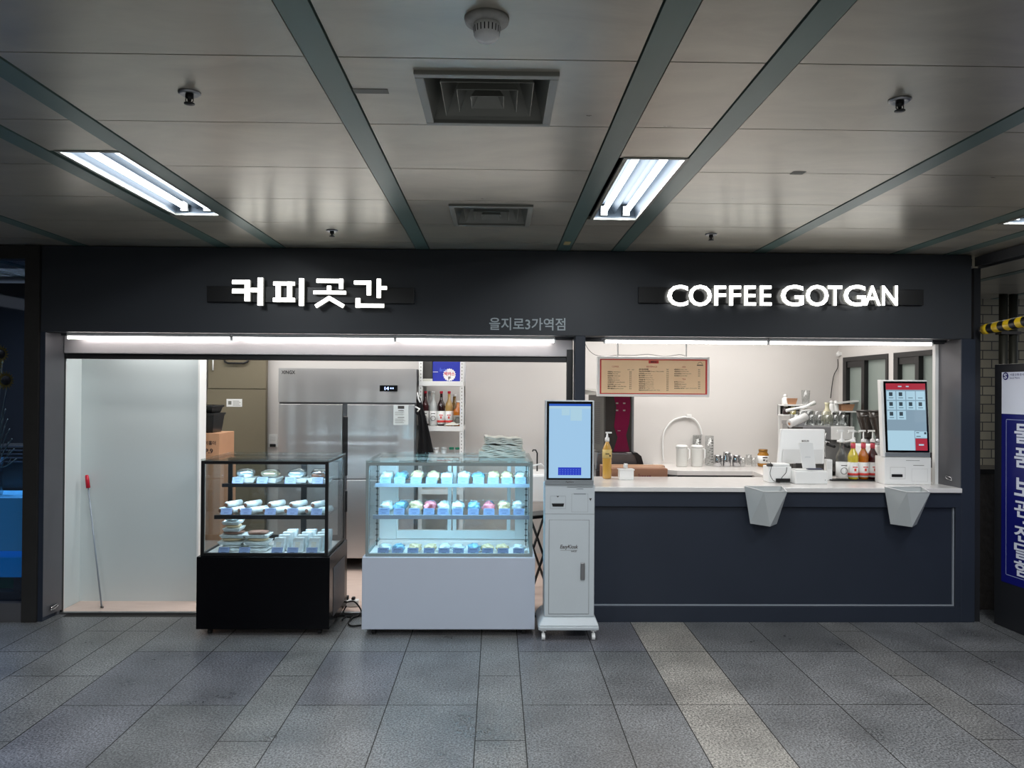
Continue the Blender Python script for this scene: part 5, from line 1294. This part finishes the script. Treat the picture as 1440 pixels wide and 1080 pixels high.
# power strip and cables between the cases
c0 = Vector((X(490,5.98,850), 5.98, .0055)); t = thing('power_strip', 'white extension socket block on the floor between the two display cases', 'extension socket', c0)
MB().box(-.08,.075,0,.06,0,.05).build('block','wgloss',t,bevel=.008); MB().box(-.03,-.005,.01,.05,.0505,.08).build('plug','rubber',t,bevel=.004); MB().box(.02,.045,.01,.05,.0505,.07).build('plug','rubber',t,bevel=.004)
def fl(px,py,z=.006):
    r = ray(px,py); t_ = (z-CAMH)/r.z; return Vector((r.x*t_, r.y*t_, z))
cb = [P(484,848,5.96),P(498,846,5.85),fl(508,860,.012),fl(498,868),fl(484,866),fl(483,860,.02),P(487,852,5.80)]
t = tag(MB().tube([p_-c0 for p_ in smooth(cb,6)], .006, 6).build('power_cable','rubber'), 'black power cable looping from the extension block towards the black case', 'cable'); t.location = c0
cb = [fl(481,872,.01),fl(485,868),fl(497,866),fl(490,875),fl(494,880),fl(508,879)]
t = tag(MB().tube([p_-c0 for p_ in smooth(cb,6)], .006, 6).build('power_cable','rubber'), 'black power cable lying on the tiles toward the white case', 'cable'); t.location = c0

# ================================================================ RIGHT SIDE PASSAGE
BX0 = XR+.10; 
struct(MB().box(XW+.08, 6.1, 8.3, 8.4, 0, CZ).build('wall_passage_end','brick'))
struct(MB().box(XW+.062, XW+.072, Y0+.2, 8.3, 0, CZ).build('wall_shop_side',mat('side_dark',(40,42,46),.5)))
struct(MB().box(XW+.075, 4.6, 5.95, 6.25, 0, 1.065).build('trim_stone_plinth','stone', bevel=.004))
struct(MB().box(XW+.075, 4.6, 5.92, 6.26, 1.066, 1.10).build('trim_plinth_cap','black'))
for i_, px in enumerate((1411,1425)):
    Yc = 7.9; xx = X(px, Yc, 430); t = thing('conduit_pipe', 'dark vertical conduit in front of the cream tile wall, %s one' % ['left','right'][i_], 'pipe', (xx,Yc,1.105 if False else 0), 0, 'conduits by the tile wall')
    MB().tube([(0,0,0),(0,0,CZ-.001)], .042, 12).build('pipe', mat('conduit_dark%d'%i_,(52,54,50),.45,.3), t)
    for z_ in (1.6,2.3): MB().box(-.052,.052,-.05,.05,z_,z_+.03).build('clamp','darksteel',t)
# lintel over the passage
struct(MB().box(XR+.085, XR+.20, 3.6, Y0+.1, CZ-.075, CZ-.006).build('trim_passage_lintel','jamb'))
struct(MB().box(XR+.11, XR+.13, 3.6, Y0+.1, CZ-.095, CZ-.076).build('trim_passage_track','steel'))
# hazard bar
p0 = P(1372,463,Y0-.06); p1 = Vector((XR+.13, 4.3, P(1440,449,5.2).z+.03)); p0.x = XR+.06
t = thing('hazard_bar', 'yellow and black striped padded bar beside the fascia end at the right', 'barrier bar', p0)
d = (p1-p0); n_ = 22
for i_ in range(n_):
    pass
m = MB()
for i_ in range(n_):
    a_, b_ = d*(i_/n_), d*((i_+1)/n_); m.tube([a_, b_], .038, 14, m=i_%2, cap=(i_ in (0,n_-1)))
pad_ = m.build('striped_pad', ['yellow','black'], t, fix=True)
ec_ = MB().lathe([(0,-.01),(.034,0),(.038,.02)], (0,0,0), 14).build('end_cap','darksteel',t)
ec_.rotation_euler = (PI/2,0,0); ec_.location = (0,.021,0)
# locker poster cabinet: faces -x
lx0 = X(1398,5.6,700)
lc = thing('locker_cabinet', 'charcoal standing cabinet with a navy luggage storage poster at the right edge', 'cabinet', (lx0, 5.60, 0), math.radians(5))
Hc = 1.905
MB().box(.0,.30,-1.3,0,.0,Hc).build('body','cabinet',lc,bevel=.006)
def pf(mm, y0,y1,z0,z1,d): mm.quad((-d,y0,z0),(-d,y1,z0),(-d,y1,z1),(-d,y0,z1))
zq = lambda py: Z(py,5.5,1415)
m = MB(); pf(m,-1.2,-.075,zq(582)+.001,Hc-.06,.002); m.build('poster_top','posterwhite',lc,fix=False)
m = MB(); pf(m,-1.2,-.075,zq(818),zq(582),.002); m.build('poster_panel','poster',lc,fix=False)
m = MB(); e=.004; za, zb_ = zq(806), zq(590); pf(m,-1.1,-.125,za-e,za,.004); pf(m,-1.1,-.125,zb_,zb_+e,.004); pf(m,-.125,-.121,za,zb_,.004); m.build('poster_line','posterline',lc,fix=False)
def side_text(mm, body, y_left, y_right, z0, z1, d, bold=0):
    q_ = MB(); fit_text(q_, body, 0, 1, z0, z1, 0, bold=bold)
    mm.add([(-d, y_left+(y_right-y_left)*v[0], v[2]) for v in q_.v], q_.f)
m = MB(); cwz = [(597,627),(632,662),(676,704),(708,730),(0,0),(747,772),(772,795),(793,812)]
zs_ = [('물',594,626),('품',629,662),('보',672,702),('관',704,731),('전',745,768),('달',766,788),('함',783,806)]
zs_ = [('물',594,623),('품',627,656),('보',668,695),('관',698,724),('전',733,757),('달',757,781),('함',781,805)]
for ch, a_, b_ in zs_: side_text(m, ch, -.20, -.375, zq(b_-1.5), zq(a_+.5), .004, bold=.022)
pf(m, -.30,-.28, zq(730.5), zq(727), .004)
m.build('lettering','posterwhite',lc,fix=False)
m = MB(); q_ = MB(); zz_ = zq(529); vs = [( -.004, -.115+.028*math.cos(2*PI*i/20), zz_+.028*math.sin(2*PI*i/20)) for i in range(20)]; m.add(vs,[tuple(range(20))]); 
side_text(m,'서울교통공사',-.155,-.29,zz_+.001,zz_+.018,.004,bold=.01); side_text(m,'Seoul Metro',-.155,-.25,zz_-.02,zz_-.006,.004); m.build('operator_logo','poster',lc,fix=False)
m = MB(); side_text(m,'S',-.10,-.13,zz_-.018,zz_+.018,.0055,bold=.03); m.build('logo_mark','posterwhite',lc,fix=False)

# ================================================================ LEFT NEIGHBOUR SHOP
t = struct(MB().box(X(35,Y0,600)+.0, XL-.001, Y0-.02, Y0+.14, 0, CZ-.006).build('trim_neighbour_column','darksteel'))
struct(MB().box(-6.3, X(35,Y0,600), Y0-.0, Y0+.12, 2.62, CZ-.006).build('trim_neighbour_head','darksteel'))
struct(MB().box(-6.3, X(35,Y0,600)-.001, Y0-.01, Y0+.12, 0, .135).build('trim_neighbour_kick','jamb'))
wn = struct(MB().box(X(35,Y0,600)-.022, X(35,Y0,600)-.001, Y0+.02, Y0+.08, .136, 2.62).build('window_3','bluedark'))
MB().box(-6.3, X(35,Y0,600)-.023, Y0+.045, Y0+.052, .136, 2.62).build('pane', glass('shop_window_glass',(205,215,228),.05,.3), wn)
struct(MB().box(-6.3, XL-.06, 7.6, 7.66, 0, 2.7).build('wall_neighbour_back',mat('nb_back',(26,30,38),.7)))
struct(MB().box(XL-.12, XL-.06, Y0+.14, 7.6, 0, 2.7).build('wall_neighbour_side','bluedark'))
ny_ = Y0+.10; lx_ = X(31,ny_,740)
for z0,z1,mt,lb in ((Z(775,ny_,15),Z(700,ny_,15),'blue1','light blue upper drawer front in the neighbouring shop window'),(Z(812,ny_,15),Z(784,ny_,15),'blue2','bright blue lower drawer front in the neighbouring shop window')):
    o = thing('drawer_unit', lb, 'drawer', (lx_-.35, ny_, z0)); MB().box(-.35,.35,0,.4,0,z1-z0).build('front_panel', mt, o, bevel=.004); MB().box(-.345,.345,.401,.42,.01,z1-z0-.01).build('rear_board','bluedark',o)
    for sx in (-1,):
        pass
o = thing('drawer_stand', 'black stand carrying the blue drawers in the neighbouring window', 'stand', (lx_-.35, ny_+.0, .0)); MB().box(-.33,.34,.0,.36,.136,.188).box(.28,.34,.02,.05,.19,.30).box(-.33,-.27,.02,.05,.19,.30).build('legs','jamb',o); MB().box(-.35,.32,.05,.3,.0,.135).build('plinth','black',o)
o = thing('toy_box', 'green and pink package lying under the blue drawers at the left edge', 'package', (X(8,ny_+.06,830), ny_+.09, .191)); MB().hexa([(-.15,0,0),(.10,0,0),(.10,.15,0),(-.15,.15,0),(-.15,0,.10),(.02,0,.10),(.02,.15,.10),(-.15,.15,.10)]).build('package','green',o); MB().box(.101,.14,.0,.1,0,.04).build('pink_end','pink',o)
o = thing('grey_box', 'grey ridged machine behind the vase in the neighbouring window', 'machine', (lx_-.3, 6.2, .0)); m = MB().box(-.35,.28,0,.4,.0,Z(628,6.2,15))
m.build('casing','darksteel',o,bevel=.01)
m = MB()
for q_ in range(5): m.box(-.33,.26,-.008,-.001,Z(650,6.2,15)+q_*.03,Z(650,6.2,15)+q_*.03+.012)
m.build('ridges','jamb',o)
vy = ny_+.14; vz = Z(700,ny_,15)+.002; o = thing('flower_vase', 'glass vase of sunflowers and pale twigs in the neighbouring shop window', 'flower arrangement', (X(-6,vy,650), vy, vz))
MB().lathe([(.045,0),(.05,.02),(.04,.14),(.06,.28)], n=20).build('vase','cupglass',o,solid=.003)
for i_,(px,py) in enumerate(((10,535),(-6,512),(2,498))):
    e_ = P(px,py,vy)-o.location; MB().tube(smooth([(0,0,.1),(e_.x*.4,0,e_.z*.6),tuple(e_+Vector((0,.02,0)))]), .005, 6).build('stem','twig',o)
    m = MB(); R_ = .075
    for q_ in range(18):
        a_ = 2*PI*q_/18; ca_,sa = math.cos(a_),math.sin(a_); w_=.013
        m.add([(e_.x+.03*ca_-w_*sa,-.01,e_.z+.03*sa+w_*ca_),(e_.x+R_*ca_,-.03,e_.z+R_*sa),(e_.x+.03*ca_+w_*sa,-.01,e_.z+.03*sa-w_*ca_),(e_.x+.055*ca_,-.02,e_.z+.055*sa)],[(0,3,2),(0,1,3),(3,1,2)])
    fl_ = m.build('petals','sunpetal',o,fix=False)
    c_=MB().lathe([(.036,0),(.03,.014),(0,.018)],(0,0,0),18).build('flower_core','suncore',fl_)
    if c_: c_.rotation_euler=(PI/2,0,0); c_.location=(e_.x,-.012,e_.z)
for i_ in range(6):
    e_ = P(8+i_*3,575+i_*14,vy)-o.location; m = MB().tube(smooth([(0,0,.2),(e_.x*.5,.01,e_.z*.8),tuple(e_)]), .004, 5)
    m.tube([(e_.x*.5,.01,e_.z*.8),(e_.x*.75,0,e_.z*.8+.06)], .003, 5); m.build('twig','twig',o)
for i_, (pa, pb) in enumerate((((0,378),(34,387)),((12,436),(34,441)))):
    pass

# latches at the foot of the jambs
for px, py, lb in ((1338,673,'small steel loop latch on the right jamb at counter height'),(77,855,'small steel loop latch at the foot of the left grey jamb')):
    sgn = 1 if px > 700 else -1
    p_ = P(px, py, Y0+.13) if sgn > 0 else Vector((XL+.052, Y0+.10, .075)); xx = (XR-.078) if sgn > 0 else XL+.052
    t = thing('door_latch', lb, 'latch', (xx, p_.y, p_.z if sgn > 0 else .075)); q_ = -sgn
    MB().tube(smooth([(q_*.006,-.03,-.006),(q_*.012,-.032,.008),(q_*.012,.03,.016),(q_*.012,.034,.0),(q_*.012,-.03,-.010),(q_*.006,-.034,-.004)]), .004, 6).build('loop','chrome',t)
    MB().box(min(0,q_*.005),max(0,q_*.005),-.025,.03,-.018,.02).build('plate','steel',t)

# ================================================================ LIGHT
W_ = scn.world or bpy.data.worlds.new('world'); scn.world = W_; W_.use_nodes = True
bg = W_.node_tree.nodes.get('Background') or W_.node_tree.nodes.new('ShaderNodeBackground')
bg.inputs[0].default_value = (.8,.87,1,1); bg.inputs[1].default_value = .22
for x in (-1.78,.695,3.175):
    for s_ in (-1,1):
        area('lamp_tube', (x+s_*.1415*.5*1.0, 3.98, CZ+.02), (0,0,0), .03, 1.12, 9, (.93,.97,1))
        area('lamp_tube', (x+s_*.0707, .915, CZ+.02), (0,0,0), .03, 1.12, 22, (.93,.97,1))  # unseen rear tubes, made stronger as fill for the hall
area('fill_hall', (0, -2.8, CZ-.05), (0,0,0), 5, 1.2, 110, (.93,.97,1))  # added fill panel, unseen behind the viewer, bounces off floor and rear wall
area('lamp_shop_left', (-1.6, 7.0, 2.585), (0,0,0), 2.6, .5, 26, (1,.985,.97))
area('lamp_shop_right', (1.9, 7.0, 2.585), (0,0,0), 2.4, .8, 31, (1,.975,.95))
area('lamp_front_left', (-1.4, Y0+.36, 2.3), (math.radians(20),0,0), 3.2, .06, 20, (1,.985,.97))
#area('lamp_tubes_left', (-1.36, Y0+.088, 2.034), (0,0,0), 3.5, .03, 9, (1,.98,.97))
#area('lamp_tubes_right', (1.98, Y0+.088, 2.034), (0,0,0), 2.3, .03, 8, (1,.98,.97))
area('lamp_case_black', (bcx, byf+.05, 1.165), (math.radians(35),0,0), .8, .02, 3.2, (.66,.84,1))
area('lamp_case_white', (wcx, wyf+.05, 1.165), (math.radians(35),0,0), 1.08, .02, 6, (.38,.76,1))
for z_ in (WZ[1]-.035, WZ[2]-.03):
    area('lamp_case_shelf', (wcx, wyf+.16, z_), (math.radians(15),0,0), 1.05, .02, 1.7, (.38,.76,1))
for z_ in (BZ[1]-.035, BZ[2]-.03):
    area('lamp_case_shelf_black', (bcx, byf+.19, z_), (math.radians(10),0,0), .7, .02, 1.0, (.66,.84,1))
area('fill_neighbour', (-3.95, Y0+.42, 2.58), (0,0,0), .8, .4, 60, (.8,.9,1))  # added fill without a visible source, brightens the neighbour's window contents
area('lamp_passage', (4.8, 7.0, CZ-.02), (0,0,0), .8, .3, 6, (1,.95,.85))
scn.view_settings.view_transform = 'Standard'; scn.view_settings.look = 'None'; scn.view_settings.exposure = .3; scn.view_settings.gamma = 1
scn.cycles.max_bounces = 8; scn.cycles.transparent_max_bounces = 16; scn.cycles.caustics_reflective = False; scn.cycles.caustics_refractive = False
scn.cycles.use_denoising = True
